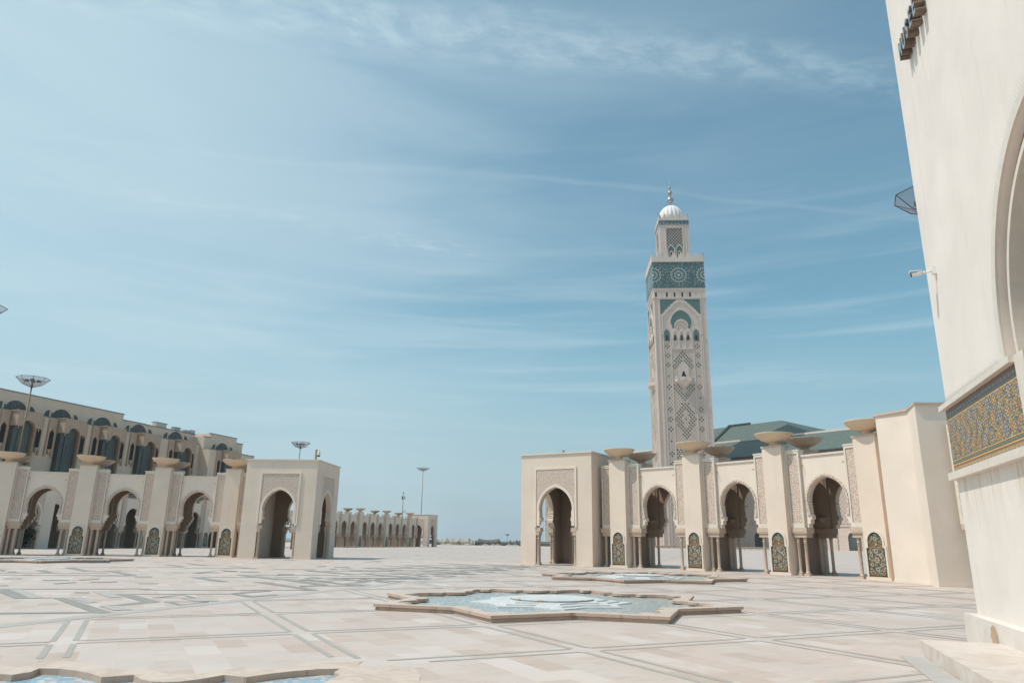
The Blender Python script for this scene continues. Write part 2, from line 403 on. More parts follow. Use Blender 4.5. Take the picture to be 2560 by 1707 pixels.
DARK=[[(-16.56,24.4),(-15.93,24.22),(-13.22,21.01),(-13.59,20.94),(-15.98,23.58)],[(-12.76,21.3),(-12.41,21.37),(-8.98,17.44),(-9.41,17.38)],[(-11.82,22.86),(-11.38,22.95),(-9.34,20.49),(-9.79,20.41)],[(-9.81,20.44),(-9.35,20.52),(-9.82,19.29),(-9.93,18.77),(-10.18,18.94)],[(-9.31,20.57),(-9.04,20.54),(-8.41,19.72),(-8.49,19.64)],[(-8.52,19.7),(-8.2,20.73),(-8.11,20.64),(-8.36,19.67)],[(-9.34,20.63),(-8.19,20.84),(-8.15,20.74),(-9.3,20.53)],[(-10.25,21.91),(-9.94,23.06),(-9.8,22.96),(-10.07,21.86)],[(-9.94,23.06),(-9.79,23.0),(-9.04,22.1),(-9.19,22.07)],[(-10.25,21.91),(-9.06,22.14),(-9.01,22.02),(-10.2,21.79)],[(-16.56,24.4),(-12.36,25.54),(-12.2,25.23),(-16.36,24.12)],[(-12.44,25.35),(-12.13,25.53),(-11.64,24.97),(-11.86,24.75)],[(-11.68,24.96),(-8.52,25.61),(-8.45,25.4),(-11.58,24.76)],[(-11.9,22.94),(-8.73,23.79),(-8.65,23.56),(-11.81,22.77)],[(-13.66,21.05),(-12.81,21.37),(-12.72,21.23),(-13.54,20.87)],[(-11.52,17.13),(-9.56,17.64),(-9.43,17.4),(-11.3,16.82)],[(-8.76,23.88),(-8.4,25.25),(-8.2,24.65),(-8.43,23.61)],[(-8.7,23.7),(-8.36,23.53),(-7.57,22.6),(-7.75,22.56)],[(-23.8,40.32),(-23.33,40.52),(-20.32,36.82),(-20.84,36.89)],[(-19.72,37.04),(-19.32,37.18),(-16.71,34.0),(-17.07,33.88)],[(-23.51,37.4),(-23.08,37.57),(-21.26,35.22),(-21.74,35.18)],[(-13.93,32.9),(-13.48,33.14),(-10.97,29.87),(-11.43,29.83)],[(-20.45,37.04),(-19.32,37.45),(-19.15,37.11),(-20.26,36.71)],[(-21.91,32.53),(-16.71,34.0),(-16.57,33.72),(-21.73,32.28)],[(-13.52,33.23),(-11.31,33.8),(-11.22,33.53),(-13.41,32.96)],[(-24.07,40.88),(-18.77,43.63),(-18.64,43.33),(-23.83,40.48)],[(-18.21,29.49),(-17.34,29.74),(-16.98,29.27),(-17.84,29.03)],[(-17.06,29.98),(-16.8,30.92),(-16.43,30.42),(-16.7,29.51)],[(-16.54,27.51),(-16.29,28.45),(-15.96,28.02),(-16.21,27.11)],[(-15.9,28.7),(-15.14,29.14),(-14.75,28.56),(-15.63,28.33)],[(-20.08,30.05),(-19.46,30.23),(-19.19,29.88),(-19.8,29.7)],[(-16.03,32.36),(-15.4,32.56),(-15.18,32.14),(-15.8,31.95)],[(-13.82,28.22),(-13.15,28.39),(-12.97,28.08),(-13.65,27.91)],[(-13.4,23.44),(-12.98,23.53),(-12.78,23.23),(-13.2,23.14)],[(-23.77,35.7),(-23.39,35.84),(-22.86,35.03),(-23.14,34.93)],[(-21.42,33.22),(-21.07,33.34),(-20.58,32.65),(-20.91,32.54)],[(-17.49,26.07),(-17.26,26.13),(-16.98,25.76),(-17.23,25.7)],[(-21.53,47.0),(-20.97,46.82),(-19.11,44.42),(-19.44,44.28)],[(-21.52,49.78),(-20.99,49.55),(-18.45,46.29),(-18.79,46.14)],[(-17.46,46.32),(-16.99,46.13),(-14.47,43.1),(-14.76,42.99)],[(-15.4,36.63),(-15.46,38.58),(-14.97,38.62),(-14.94,36.54)],[(-14.77,38.97),(-14.7,40.0),(-14.11,39.49),(-14.29,38.59)],[(-23.14,34.33),(-18.8,35.47),(-18.69,35.27),(-22.95,34.05)],[(-18.18,42.29),(-14.63,43.56),(-14.53,43.25),(-18.0,41.86)],[(-10.23,30.15),(-9.69,30.22),(-6.47,25.95),(-6.78,25.88)],[(-9.42,31.62),(-8.72,31.73),(-6.88,29.05),(-7.35,28.93)],[(-7.37,29.0),(-6.88,29.05),(-7.38,27.5),(-7.62,27.51)],[(-11.52,41.96),(-10.83,41.9),(-8.6,38.7),(-9.01,38.56)],[(-7.68,39.15),(-7.18,39.19),(-3.84,34.72),(-4.45,34.74)],[(-11.96,33.6),(-9.52,34.24),(-9.44,33.96),(-11.86,33.33)],[(-9.09,33.57),(-4.06,34.85),(-4.02,34.56),(-8.99,33.21)],[(-9.06,25.6),(-6.62,26.09),(-6.56,25.88),(-8.99,25.39)],[(-9.44,31.7),(-5.5,32.72),(-5.46,32.46),(-9.34,31.38)],[(-8.63,24.41),(-8.14,25.47),(-7.83,25.21),(-8.43,23.85)],[(-12.29,47.98),(-11.87,48.8),(-11.47,47.32),(-11.9,46.73)],[(-11.0,47.51),(-10.12,47.89),(-9.95,46.77),(-10.77,46.24)],[(-8.68,46.53),(-7.99,46.44),(-7.87,45.39),(-8.42,45.17)],[(-11.37,37.01),(-10.64,37.26),(-10.4,36.61),(-11.12,36.38)],[(-8.66,51.12),(-8.38,51.25),(-6.09,48.39),(-6.39,48.06)],[(-7.29,47.1),(-1.9,48.92),(-1.89,48.53),(-7.18,46.39)],[(-9.04,42.57),(-4.87,43.82),(-4.82,43.36),(-8.92,41.99)],[(-8.25,23.36),(-8.06,23.4),(-7.54,22.65),(-7.78,22.6)],[(-7.78,22.6),(-7.27,23.75),(-7.13,23.64),(-7.53,22.61)],[(-6.06,32.65),(-5.53,34.02),(-5.22,33.92),(-5.73,32.39)],[(-5.83,32.45),(-5.61,32.51),(-4.88,31.17),(-5.09,31.12)],[(-15.89,44.48),(-15.5,44.46),(-14.3,42.83),(-14.52,42.58)],[(-13.91,39.0),(-13.0,39.32),(-12.75,38.59),(-13.56,38.04)]]
LIGHT=[[(-15.93,24.22),(-15.58,24.3),(-13.0,21.33),(-13.24,21.05)],[(-12.49,21.56),(-12.26,21.81),(-10.85,20.15),(-10.96,19.85)],[(-10.11,18.96),(-9.81,19.23),(-8.97,18.26),(-9.3,18.01)],[(-12.99,23.72),(-12.78,24.02),(-11.09,21.83),(-11.3,21.58)],[(-9.36,21.75),(-8.73,22.03),(-7.99,21.03),(-8.52,20.78)]]

# ================================================================== shapes shared by the arcades
def arc_pts(hw, zs, za, n=24, lobes=0, amp=0.0):
    """pointed arch from left spring to right spring"""
    h = za - zs
    x0 = max(0.0, (h * h - hw * hw) / (2 * hw)); R = x0 + hw
    if h <= hw: x0 = 0; R = hw
    a_end = math.atan2(h, -x0) if x0 > 0 else PI / 2
    L = []
    for i in range(n + 1):
        t = i / n
        a = PI + (a_end - PI) * t
        rr = R
        if lobes: rr = R + amp * abs(math.sin(t * lobes * PI))
        x = x0 + rr * math.cos(a); z = zs + (rr * math.sin(a)) * (h / (R * math.sin(a_end)))
        L.append((x, z))
    return L + [(-x, z) for x, z in L[-2::-1]]

def opening(hw=1.22, zs=4.25, za=5.62, zb=2.75, n=54, lobes=18, amp=0.05, hb=1.36):
    """left foot to right foot: corbelled feet, slight horseshoe, lobed pointed head"""
    feet = [(-hb, zb), (-hb, zb + .22), (-(hb - .13), zb + .22), (-(hb - .13), zb + .45), (-(hw - .10), zb + .50), (-(hw - .10), zb + .70), (-(hw - .05), zb + .74)]
    z = zb + .78; k = 0
    while z < zs - 0.05:
        w = hw - .04 * (1 - (z - zb - .78) / max(.01, zs - zb - .78))
        feet += [(-w, z), (-(w + amp), z + .06), (-(w + amp), z + .10)]
        z += .16
    A = arc_pts(hw, zs, za, n, lobes, amp)
    return feet + A + [(-x, z) for x, z in feet[::-1]]

def wall_with_arch(w, ztop, op, y0, y1, zb=2.75):
    mb = MB()
    poly = [(-w, zb), (-w, ztop), (w, ztop), (w, zb)] + op[::-1]
    mb.prism(poly, y0, y1)
    return mb

def lathe_column(mb, x, y, z0, z1, r):
    mb.box(x - r * 1.7, x + r * 1.7, y - r * 1.7, y + r * 1.7, z0, z0 + .12)
    mb.lathe([(r * 1.55, z0 + .12), (r * 1.6, z0 + .17), (r * 1.2, z0 + .21), (r * 1.1, z0 + .26), (r, z0 + .32), (r * .97, z1 - .30), (r * 1.15, z1 - .28), (r * 1.15, z1 - .24), (r, z1 - .22), (r * 1.05, z1 - .12), (r * 1.45, z1)], x, y, 12)

def tile_poly(d=0.0):
    hw, hs = .53 - d, .42 - d
    A = arc_pts(hs, 2.0, 2.46 - d * 1.2, 10)
    return [(-hw, .18 + d), (-hw, 1.63 - d), (-hs, 1.63 - d)] + A + [(hs, 1.63 - d), (hw, 1.63 - d), (hw, .18 + d)]
def inside(poly, x, z):
    c = False; n = len(poly)
    for i in range(n):
        x1, z1 = poly[i]; x2, z2 = poly[(i + 1) % n]
        if (z1 > z) != (z2 > z) and x < (x2 - x1) * (z - z1) / (z2 - z1) + x1: c = not c
    return c
def flower(mb, x, z, y, r, pet, cor, n=8, ph=0.0, mid=None):
    for k in range(n):
        a = ph + 2 * PI * k / n; b = PI / n * .78
        P = [(x + r * .34 * math.cos(a), z + r * .34 * math.sin(a)), (x + r * .72 * math.cos(a - b * .8), z + r * .72 * math.sin(a - b * .8)), (x + r * math.cos(a), z + r * math.sin(a)), (x + r * .72 * math.cos(a + b * .8), z + r * .72 * math.sin(a + b * .8))]
        mb.add([(px, y, pz) for px, pz in P], [(0, 1, 2, 3)], pet)
    mb.add([(x + r * .26 * math.cos(2 * PI * k / 8), y - .0005, z + r * .26 * math.sin(2 * PI * k / 8)) for k in range(8)], [tuple(range(8))], cor)
    if mid is not None:
        for k in range(n):
            a = ph + 2 * PI * (k + .5) / n
            q = r * .13; cx = x + r * .98 * math.cos(a); cz = z + r * .98 * math.sin(a)
            mb.add([(cx - q, y, cz), (cx, y, cz - q), (cx + q, y, cz), (cx, y, cz + q)], [(0, 1, 2, 3)], mid)

def zellij_mesh():
    """dark glazed panel: an orange sun, pale rosettes, green and rust chips"""
    mb = MB(); P = tile_poly(); Pi = tile_poly(.07)
    mb.prism(P, -.02, .0, 0)
    rnd = random.Random(3)
    y = -.022
    flower(mb, 0, 1.02, y, .17, 2, 3, 8, 0, 3)
    cells = [(0, 2.12, .15, 2, 4), (0, 1.50, .13, 2, 1), (0, .55, .13, 2, 1)]
    for sx in (-1, 1):
        cells += [(sx * .30, 1.28, .12, 2, 1), (sx * .30, .78, .12, 2, 1), (sx * .34, 1.02, .09, 5, 3), (sx * .22, 1.80, .10, 3, 1), (sx * .33, .36, .11, 3, 1), (sx * .33, 1.52, .08, 3, 5), (sx * .12, .30, .08, 5, 1)]
    for x, z, r, a, b in cells: flower(mb, x, z, y, r * .95, a, b, 8, .39 if a == 2 else 0, rnd.choice([1, 3, 2]))
    g = .052
    z = .22
    while z < 2.42:
        x = -.5
        while x < .5:
            xx = x + rnd.uniform(-.012, .012); zz = z + rnd.uniform(-.012, .012)
            if inside(Pi, xx, zz) and all((xx - c[0]) ** 2 + (zz - c[1]) ** 2 > (c[2] * 1.05) ** 2 for c in cells + [(0, 1.02, .19)]):
                q = rnd.uniform(.017, .028); a = rnd.uniform(0, 1.5)
                mb.add([(xx + q * math.cos(a + k * PI / 2), y, zz + q * math.sin(a + k * PI / 2)) for k in range(4)], [(0, 1, 2, 3)], rnd.choice([0, 1, 2, 2, 2, 3, 3, 5, 4]))
            x += g
        z += g
    return mb.mesh('glazed_tile_panel', ['z_navy', 'z_green', 'z_white', 'z_orange', 'z_teal', 'z_ochre'])

SH = {}
def make_shared():
    # pillar : shaft with plinth and cap
    mb = MB()
    mb.box(-.68, .68, 0, .8, .0, 7.62)
    mb.box(-.72, .72, -.05, .82, 0, .15)
    SH['pillar'] = mb.mesh('pillar', 'cream')
    mb = MB(); mb.box(-.73, .73, -.05, .83, 7.62, 7.72); SH['cap'] = mb.mesh('pillar_cap', 'stone')
    SH['tile'] = zellij_mesh()
    # raised surround of the tile panel
    mb = MB()
    inn = tile_poly(-.005); out = [(-.64, .15), (-.64, 1.72), (-.55, 1.72)] + arc_pts(.53, 2.02, 2.62, 10) + [(.55, 1.72), (.64, 1.72), (.64, .15)]
    mb.strip(inn, out, -.055, 0.0, 0)
    SH['surround'] = mb.mesh('panel_surround', 'white_trim')
    # back pillar
    mb = MB(); mb.box(-.68, .68, 3.3, 4.1, 0, 7.62); SH['bpillar'] = mb.mesh('pillar', 'stone')
    mb = MB(); mb.box(-.73, .73, 3.27, 4.15, 7.62, 7.72); SH['bcap'] = mb.mesh('pillar_cap', 'stone')
    # radial wall between front and back pillar
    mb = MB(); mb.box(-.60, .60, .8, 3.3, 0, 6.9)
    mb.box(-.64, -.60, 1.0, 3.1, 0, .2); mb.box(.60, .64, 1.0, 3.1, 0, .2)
    SH['cross'] = mb.mesh('cross_wall', 'inner_shade')
    # carved pilaster (front), spans x .68..1.60 : frame + relief panel
    for sgn, nm in ((1, 'R'), (-1, 'L')):
        def X(a, b): return (min(a * sgn, b * sgn), max(a * sgn, b * sgn))
        mb = MB()
        x0, x1 = X(.68, 1.60)
        mb.box(*X(.68, .80), .38, .95, 2.75, 7.30); mb.box(*X(1.50, 1.60), .38, .95, 2.75, 7.30)
        mb.box(*X(.80, 1.50), .38, .95, 2.75, 3.02); mb.box(*X(.80, 1.50), .38, .95, 7.14, 7.30)
        mb.box(*X(.80, 1.50), .46, .95, 3.02, 7.14)
        mb.box(*X(.68, 1.63), .35, .97, 7.30, 7.38)
        SH['pil' + nm] = mb.mesh('carved_pilaster', 'white_trim')
        mb = MB(); mb.box(*X(.82, 1.48), .425, .46, 3.04, 7.12); SH['rel' + nm] = mb.mesh('relief_panel', 'carved')
        mb = MB()
        for x in (.98, 1.43):
            pass
        mb.box(*X(.70, 1.72), .34, 1.15, 2.42, 2.75); mb.box(*X(.78, 1.64), .42, 1.07, 2.18, 2.42)
        mb.box(*X(.80, 1.60), .325, .34, 2.50, 2.67)
        SH['capi' + nm] = mb.mesh('capital', 'stone')
        for j, x in enumerate((.95, 1.42)):
            mb = MB(); lathe_column(mb, x * sgn, .60, 0, 2.18, .092); SH['col%s%d' % (nm, j)] = mb.mesh('column', 'column')
            mb = MB(); lathe_column(mb, x * sgn, .93, 0, 2.18, .092); SH['coli%s%d' % (nm, j)] = mb.mesh('column', 'column')
            mb = MB(); lathe_column(mb, x * sgn, 3.35, 0, 2.18, .092); SH['colb%s%d' % (nm, j)] = mb.mesh('column', 'column')
        # back pilaster seen from inside, with its capital and a wall lamp bowl
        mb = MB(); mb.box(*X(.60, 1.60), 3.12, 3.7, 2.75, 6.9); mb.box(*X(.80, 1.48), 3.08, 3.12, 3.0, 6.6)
        SH['bpil' + nm] = mb.mesh('carved_pilaster', 'inner_shade')
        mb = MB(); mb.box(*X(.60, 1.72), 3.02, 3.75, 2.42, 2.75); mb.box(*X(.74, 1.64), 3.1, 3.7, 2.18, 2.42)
        SH['bcapi' + nm] = mb.mesh('capital', 'inner_shade')
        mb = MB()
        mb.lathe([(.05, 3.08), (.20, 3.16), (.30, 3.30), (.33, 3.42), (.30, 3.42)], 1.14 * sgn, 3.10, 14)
        SH['sconce' + nm] = mb.mesh('wall_lamp_bowl', 'inner_shade')
    op = opening()
    mb = wall_with_arch(1.52, 6.93, op, .68, 1.05)
    SH['arch'] = mb.mesh('arch_wall', 'cream_light')
    mb = MB(); mb.box(-1.52, 1.52, .60, 1.12, 6.93, 7.04); SH['coping'] = mb.mesh('coping', 'white_trim')
    # scalloped archivolt
    A = arc_pts(1.27, 4.25, 5.68, 54, 18, .05); B = arc_pts(1.37, 4.25, 5.80, 54, 9, .045)
    A = [(-1.15, 3.45)] + [(-1.21, 3.85)] + A + [(1.21, 3.85), (1.15, 3.45)]
    B = [(-1.36, 3.45)] + [(-1.38, 3.85)] + B + [(1.38, 3.85), (1.36, 3.45)]
    mb = MB(); mb.strip(A, B, .615, .68); SH['archivolt'] = mb.mesh('archivolt', 'carved_fine')
    mb = wall_with_arch(1.52, 6.9, op, 3.35, 3.72); SH['barch'] = mb.mesh('arch_wall', 'cream')
    op2 = [(x * 1.003, z) for x, z in op]
    mb = MB(); mb.prism([(-1.60, 2.75), (-1.60, 6.62), (1.60, 6.62), (1.60, 2.75)] + op2[::-1], 3.325, 3.35); SH['blin'] = mb.mesh('inner_shade_sheet', 'inner_shade')  # thin dark sheets added on inner wall faces, shade put into their colour
    mb = MB(); mb.prism([(-1.60, 2.75), (-1.60, 6.62), (1.60, 6.62), (1.60, 2.75)] + op2[::-1], 1.05, 1.07); SH['flin'] = mb.mesh('inner_shade_sheet', 'inner_shade')
    mb = MB(); mb.box(-1.56, 1.56, 3.3, 3.78, 6.9, 7.04); SH['bcoping'] = mb.mesh('coping', 'stone')
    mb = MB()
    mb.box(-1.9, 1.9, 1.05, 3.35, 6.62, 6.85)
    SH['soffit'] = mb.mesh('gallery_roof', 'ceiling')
    # brass rain spouts
    mb = MB()
    for sx in (-1, 1):
        mb.tube((sx * 1.40, .68, 6.42), (sx * 1.40, .42, 6.40), .022, 6); mb.tube((sx * 1.40, .42, 6.405), (sx * 1.40, .40, 6.34), .022, 6)
    SH['spout'] = mb.mesh('rain_spout', 'brass')
    # bowls
    prof = [(.34, 7.72), (.36, 7.80), (.28, 7.86), (.30, 7.92), (.42, 7.95), (.75, 8.08), (1.02, 8.27), (1.15, 8.45), (1.17, 8.50), (1.12, 8.50), (.9, 8.38), (.05, 8.30)]
    for k, y in (('bowl', .40), ('bbowl', 3.70)):
        mb = MB(); mb.lathe(prof, 0, y, 40); SH[k] = mb.mesh('stone_bowl', 'bowl' if k == 'bowl' else 'bowl_old')
make_shared()

def station(root, P, rz, front=True, back=True, bowl=True, left=True, right=True, simple=False):
    """pillar, its two carved pilasters on paired columns, bowl; back row likewise"""
    L = tuple(Vector(P) - root.location)
    p = put(SH['pillar'], 'pillar', root, L, rz)
    put(SH['cap'], 'pillar_cap', p)
    put(SH['surround'], 'panel_surround', p); put(SH['tile'], 'glazed_tile_panel', p)
    put(SH['cross'], 'cross_wall', root, L, rz)
    bp = put(SH['bpillar'], 'pillar', root, L, rz); put(SH['bcap'], 'pillar_cap', bp)
    if bowl:
        put(SH['bowl'], 'stone_bowl', root, L, rz); put(SH['bbowl'], 'stone_bowl', root, L, rz)
    for s, on in (('R', right), ('L', left)):
        if not on: continue
        q = put(SH['pil' + s], 'carved_pilaster', root, L, rz); put(SH['rel' + s], 'relief_panel', q)
        put(SH['capi' + s], 'capital', root, L, rz)
        for j in (0, 1): put(SH['col%s%d' % (s, j)], 'column', root, L, rz)
        q = put(SH['bpil' + s], 'carved_pilaster', root, L, rz); put(SH['bcapi' + s], 'capital', root, L, rz)
        if not simple:
            put(SH['sconce' + s], 'wall_lamp_bowl', q)
        for j in (0, 1): put(SH['colb%s%d' % (s, j)], 'column', root, L, rz)

def bay(root, P, rz, spouts=True):
    L = tuple(Vector(P) - root.location)
    a = put(SH['arch'], 'arch_wall', root, L, rz)
    put(SH['coping'], 'coping', a); put(SH['archivolt'], 'archivolt', a)
    if spouts: put(SH['spout'], 'rain_spout', a)
    b = put(SH['barch'], 'arch_wall', root, L, rz); put(SH['bcoping'], 'coping', b); put(SH['blin'], 'inner_shade_sheet', b); put(SH['flin'], 'inner_shade_sheet', a)
    put(SH['soffit'], 'gallery_roof', root, L, rz)

CX, CY, RR = -24.43, 15.72, 50.30
def polar(ang, off=0.0):
    a = R_(ang); return (CX + (RR + off) * math.cos(a), CY + (RR + off) * math.sin(a), 0.0)
def rza(ang): return R_(ang - 90)
STEP = 7.05
# ---- right arcade
angR = [28.75, 35.80, 42.85, 49.90]
arcR = thing('arcade', 'sunlit cream arcade of three scalloped arches in front of the minaret', 'arcade', polar(40, 2))
for i, a in enumerate(angR): station(arcR, polar(a), rza(a))
for a in [(angR[i] + angR[i + 1]) / 2 for i in range(3)]: bay(arcR, polar(a, -.085), rza(a))
# ---- left arcade (one more station and bay run out of the frame on the left)
angL = [90.80, 97.85, 104.90, 111.95]
arcL = thing('arcade', 'shaded cream arcade of three scalloped arches below the window bays on the left', 'arcade', polar(100, 2))
for i, a in enumerate(angL): station(arcL, polar(a), rza(a))
for a in [(angL[i] + angL[i + 1]) / 2 for i in range(3)] + [angL[-1] + STEP / 2]: bay(arcL, polar(a, -.085), rza(a))

# ---- straight gallery in the distance
DV = Vector((.31267, .94986, 0)); NL = Vector((-.94986, .31267, 0)); RZD = math.atan2(DV.y, DV.x)
def UW(u, w, z=0.0): return DV * u + NL * w + Vector((0, 0, z))
SH2 = {}
mb = MB()
mb.box(-.36, .36, .22, 1.0, 2.75, 7.30); mb.box(-.40, .40, .18, 1.04, 7.30, 7.48); SH2['pil'] = mb.mesh('carved_pilaster', 'stone')
mb = MB(); mb.box(-.27, .27, .19, .22, 3.0, 7.1); SH2['rel'] = mb.mesh('relief_panel', 'carved')
mb = MB(); mb.box(-.44, .44, .16, 1.15, 2.42, 2.75); mb.box(-.42, .42, .34, 1.07, 2.18, 2.42); SH2['capi'] = mb.mesh('capital', 'stone')
for j, x in enumerate((-.25, .25)):
    mb = MB(); lathe_column(mb, x, .60, 0, 2.18, .10); SH2['col%d' % j] = mb.mesh('column', 'column')
    mb = MB(); lathe_column(mb, x, 3.45, 0, 2.18, .10); SH2['colb%d' % j] = mb.mesh('column', 'column')
mb = MB(); mb.box(-.42, .42, 3.1, 3.8, 2.18, 6.9); SH2['bpil'] = mb.mesh('carved_pilaster', 'stone')
mb = MB(); mb.box(-.30, .30, 1.15, 3.1, 0, 6.9); SH2['cross'] = mb.mesh('cross_wall', 'inner_shade')
def straight(root, us, w, crosses=()):
    """us: list of (u, big)"""
    for i, (u, big) in enumerate(us):
        P = UW(u, w); L = tuple(P - root.location)
        if big:
            p = put(SH['pillar'], 'pillar', root, L, RZD); put(SH['cap'], 'pillar_cap', p)
            put(SH['tile'], 'glazed_tile_panel', p)
            put(SH['cross'], 'cross_wall', root, L, RZD)
            bp = put(SH['bpillar'], 'pillar', root, L, RZD); put(SH['bcap'], 'pillar_cap', bp)
            put(SH['bowl'], 'stone_bowl', root, L, RZD); put(SH['bbowl'], 'stone_bowl', root, L, RZD)
            for s in (-1, 1):
                q = tuple(P + DV * (s * 1.0) - root.location)
                put(SH2['pil'], 'carved_pilaster', root, q, RZD); put(SH2['capi'], 'capital', root, q, RZD)
                for j in (0, 1): put(SH2['col%d' % j], 'column', root, q, RZD)
        else:
            q = put(SH2['pil'], 'carved_pilaster', root, L, RZD); put(SH2['rel'], 'relief_panel', q)
            put(SH2['capi'], 'capital', root, L, RZD)
            for j in (0, 1): put(SH2['col%d' % j], 'column', root, L, RZD); put(SH2['colb%d' % j], 'column', root, L, RZD)
            put(SH2['bpil'], 'carved_pilaster', root, L, RZD)
            if 1: put(SH2['cross'], 'cross_wall', root, L, RZD)
def bays_straight(root, us, w):
    for u in us:
        L = tuple(UW(u, w - .30) - root.location)
        a = put(SH['arch'], 'arch_wall', root, L, RZD); put(SH['coping'], 'coping', a)
        b = put(SH['barch'], 'arch_wall', root, L, RZD); put(SH['blin'], 'inner_shade_sheet', b); put(SH['flin'], 'inner_shade_sheet', a)
        put(SH['soffit'], 'gallery_roof', root, L, RZD)
galF = thing('arcade', 'long far arcade with small pointed arches leading to the distant gatehouse', 'arcade', UW(150, 84))
bigs = [148.7, 161.5, 174.3]
us = []; bs = []
for b in [135.9] + bigs:
    us.append((b, True))
    if b < 174:
        us += [(b + 4.5, False), (b + 8.3, False)]
    bs += [b + 2.6, b + 6.4, b + 10.2] if b < 174 else [b + 2.6]
us.append((178.7, False))
straight(galF, us, 84.3, (1, 4, 8)); bays_straight(galF, bs, 84.3)
galN = thing('arcade', 'inner arcade glimpsed through the arches of the shaded left arcade', 'arcade', UW(95, 86.5))
us = []; bs = []
for b in [76, 88.8, 101.6, 114.4]:
    us += [(b, True), (b + 4.5, False), (b + 8.3, False)]; bs += [b + 2.6, b + 6.4, b + 10.2]
straight(galN, us, 86.5, (1, 4, 7, 10)); bays_straight(galN, bs + [73.4], 86.5)

# ================================================================== gatehouses
def gate_open(w=1.36, za=5.74, zs=4.1):
    return opening(w, zs, za, 2.75, 54, 22, .05, 1.62)
def gatehouse(name, label, P, ang, W, Dp, sides='FBLR', far=False, cat='gatehouse'):
    root = thing(name, label, cat, P, ang)
    H = 8.30
    def face(x0, ln, rot, loc, key):
        """a wall with an arch: local x 0..ln along the face, y depth .45"""
        c = ln / 2; op = [(x + c, z) for x, z in gate_open()]
        mb = MB()
        poly = [(0, 0), (0, H), (ln, H), (ln, 0), (c + 1.72, 0), (c + 1.72, 2.75)] + op[::-1] + [(c - 1.72, 2.75), (c - 1.72, 0)]
        mb.prism(poly, 0, .45)
        mb.box(-.03 if key in 'FB' else .05, c - 1.74, -.03, 0.0, 0, .14); mb.box(c + 1.74, ln + (.03 if key in 'FB' else -.05), -.03, 0.0, 0, .14)
        w = build(mb, 'arch_wall', 'cream', root, loc, rot)
        i0, i1 = (.47, ln - .47) if key in 'FB' else (.01, ln - .01)
        mb = MB(); mb.prism([(i0, 0), (i0, 7.3), (i1, 7.3), (i1, 0), (c + 1.73, 0), (c + 1.73, 2.75)] + [(x * 1.005 + (c - c * 0), z + .01) for x, z in [(a - c, b) for a, b in op[::-1]]] + [(c - 1.73, 2.75), (c - 1.73, 0)], .45, .47); build(mb, 'inner_shade_sheet', 'inner_shade', w)  # added sheet inside the wall, its dark colour stands in for interior shade
        # raised frame down both sides of the relief
        mb = MB(); fo = 1.80; fi = 1.66
        mb.box(c - fo, c - fi, -.09, 0, 2.78, 7.28); mb.box(c + fi, c + fo, -.09, 0, 2.78, 7.28); mb.box(c - fi, c + fi, -.09, 0, 7.14, 7.28)
        build(mb, 'relief_frame', 'cream_light', w)
        mb = MB()
        A = arc_pts(1.60, 4.1, 6.0, 30)
        mb.prism([(c - fi, 4.1), (c - fi, 7.14), (c + fi, 7.14), (c + fi, 4.1)] + [(x + c, z) for x, z in A[::-1]], -.05, 0)
        build(mb, 'relief_panel', 'carved', w)
        mb = MB()
        A1 = [(-1.36, 2.9), (-1.36, 4.0)] + arc_pts(1.42, 4.1, 5.80, 30) + [(1.36, 4.0), (1.36, 2.9)]
        B1 = [(-1.60, 2.9), (-1.60, 4.0)] + arc_pts(1.60, 4.1, 6.0, 30) + [(1.60, 4.0), (1.60, 2.9)]
        mb.strip([(x + c, z) for x, z in A1], [(x + c, z) for x, z in B1], -.07, 0)
        build(mb, 'archivolt', 'cream_light', w)
        for s in (-1, 1):
            mb = MB()
            a, b = sorted((c + s * 1.30, c + s * 1.73)); mb.box(a, b, -.02, .47, 2.45, 2.75)
            a, b = sorted((c + s * 1.42, c + s * 1.725)); mb.box(a, b, .0, .46, 2.2, 2.45)
            build(mb, 'capital', 'stone', w)
        if not far:
            for s in (-1, 1):
                mb = MB(); lathe_column(mb, c + s * 1.56, .16, 0, 2.2, .09); build(mb, 'column', 'column', w)
                mb = MB(); lathe_column(mb, c + s * 1.56, .36, 0, 2.2, .09); build(mb, 'column', 'column', w)
    if 'F' in sides: face(0, W, 0, (0, 0, 0), 'F')
    if 'B' in sides: face(0, W, PI, (W, Dp, 0), 'B')
    d2 = Dp - .9
    def plainw(x0, x1, y0, y1):
        mb = MB(); mb.box(x0, x1, y0, y1, 0, H); build(mb, 'side_wall', 'cream', root)
    if 'L' in sides: face(0, d2, -PI / 2, (0, Dp - .45, 0), 'L')
    elif 'l' in sides: plainw(0, .45, .45, Dp - .45)
    if 'R' in sides: face(0, d2, PI / 2, (W, .45, 0), 'R')
    elif 'r' in sides: plainw(W - .45, W, .45, Dp - .45)
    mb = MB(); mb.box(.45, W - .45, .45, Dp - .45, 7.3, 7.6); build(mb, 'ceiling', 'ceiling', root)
    mb = MB()
    mb.box(-.10, W + .10, -.10, Dp + .10, H, H + .10)
    build(mb, 'roof_coping', 'white_trim', root)
    return root

def seat(A, B):
    """gate placed with its front from A (left) to B (right)"""
    A = Vector((*A, 0)); B = Vector((*B, 0)); d = B - A
    return A, math.atan2(d.y, d.x), d.length
A, an, W = seat((.90, 57.81), (6.13, 54.69))
gR = gatehouse('gatehouse', 'sunlit gatehouse block with carved arch, left of the minaret arcade', A, an, W, 6.5, 'FBLr')
A, an, W = seat((-23.22, 64.0), (-16.87, 63.59))
gL = gatehouse('gatehouse', 'shaded gatehouse block at the right end of the left arcade', A, an, W, 6.57, 'FBlR')
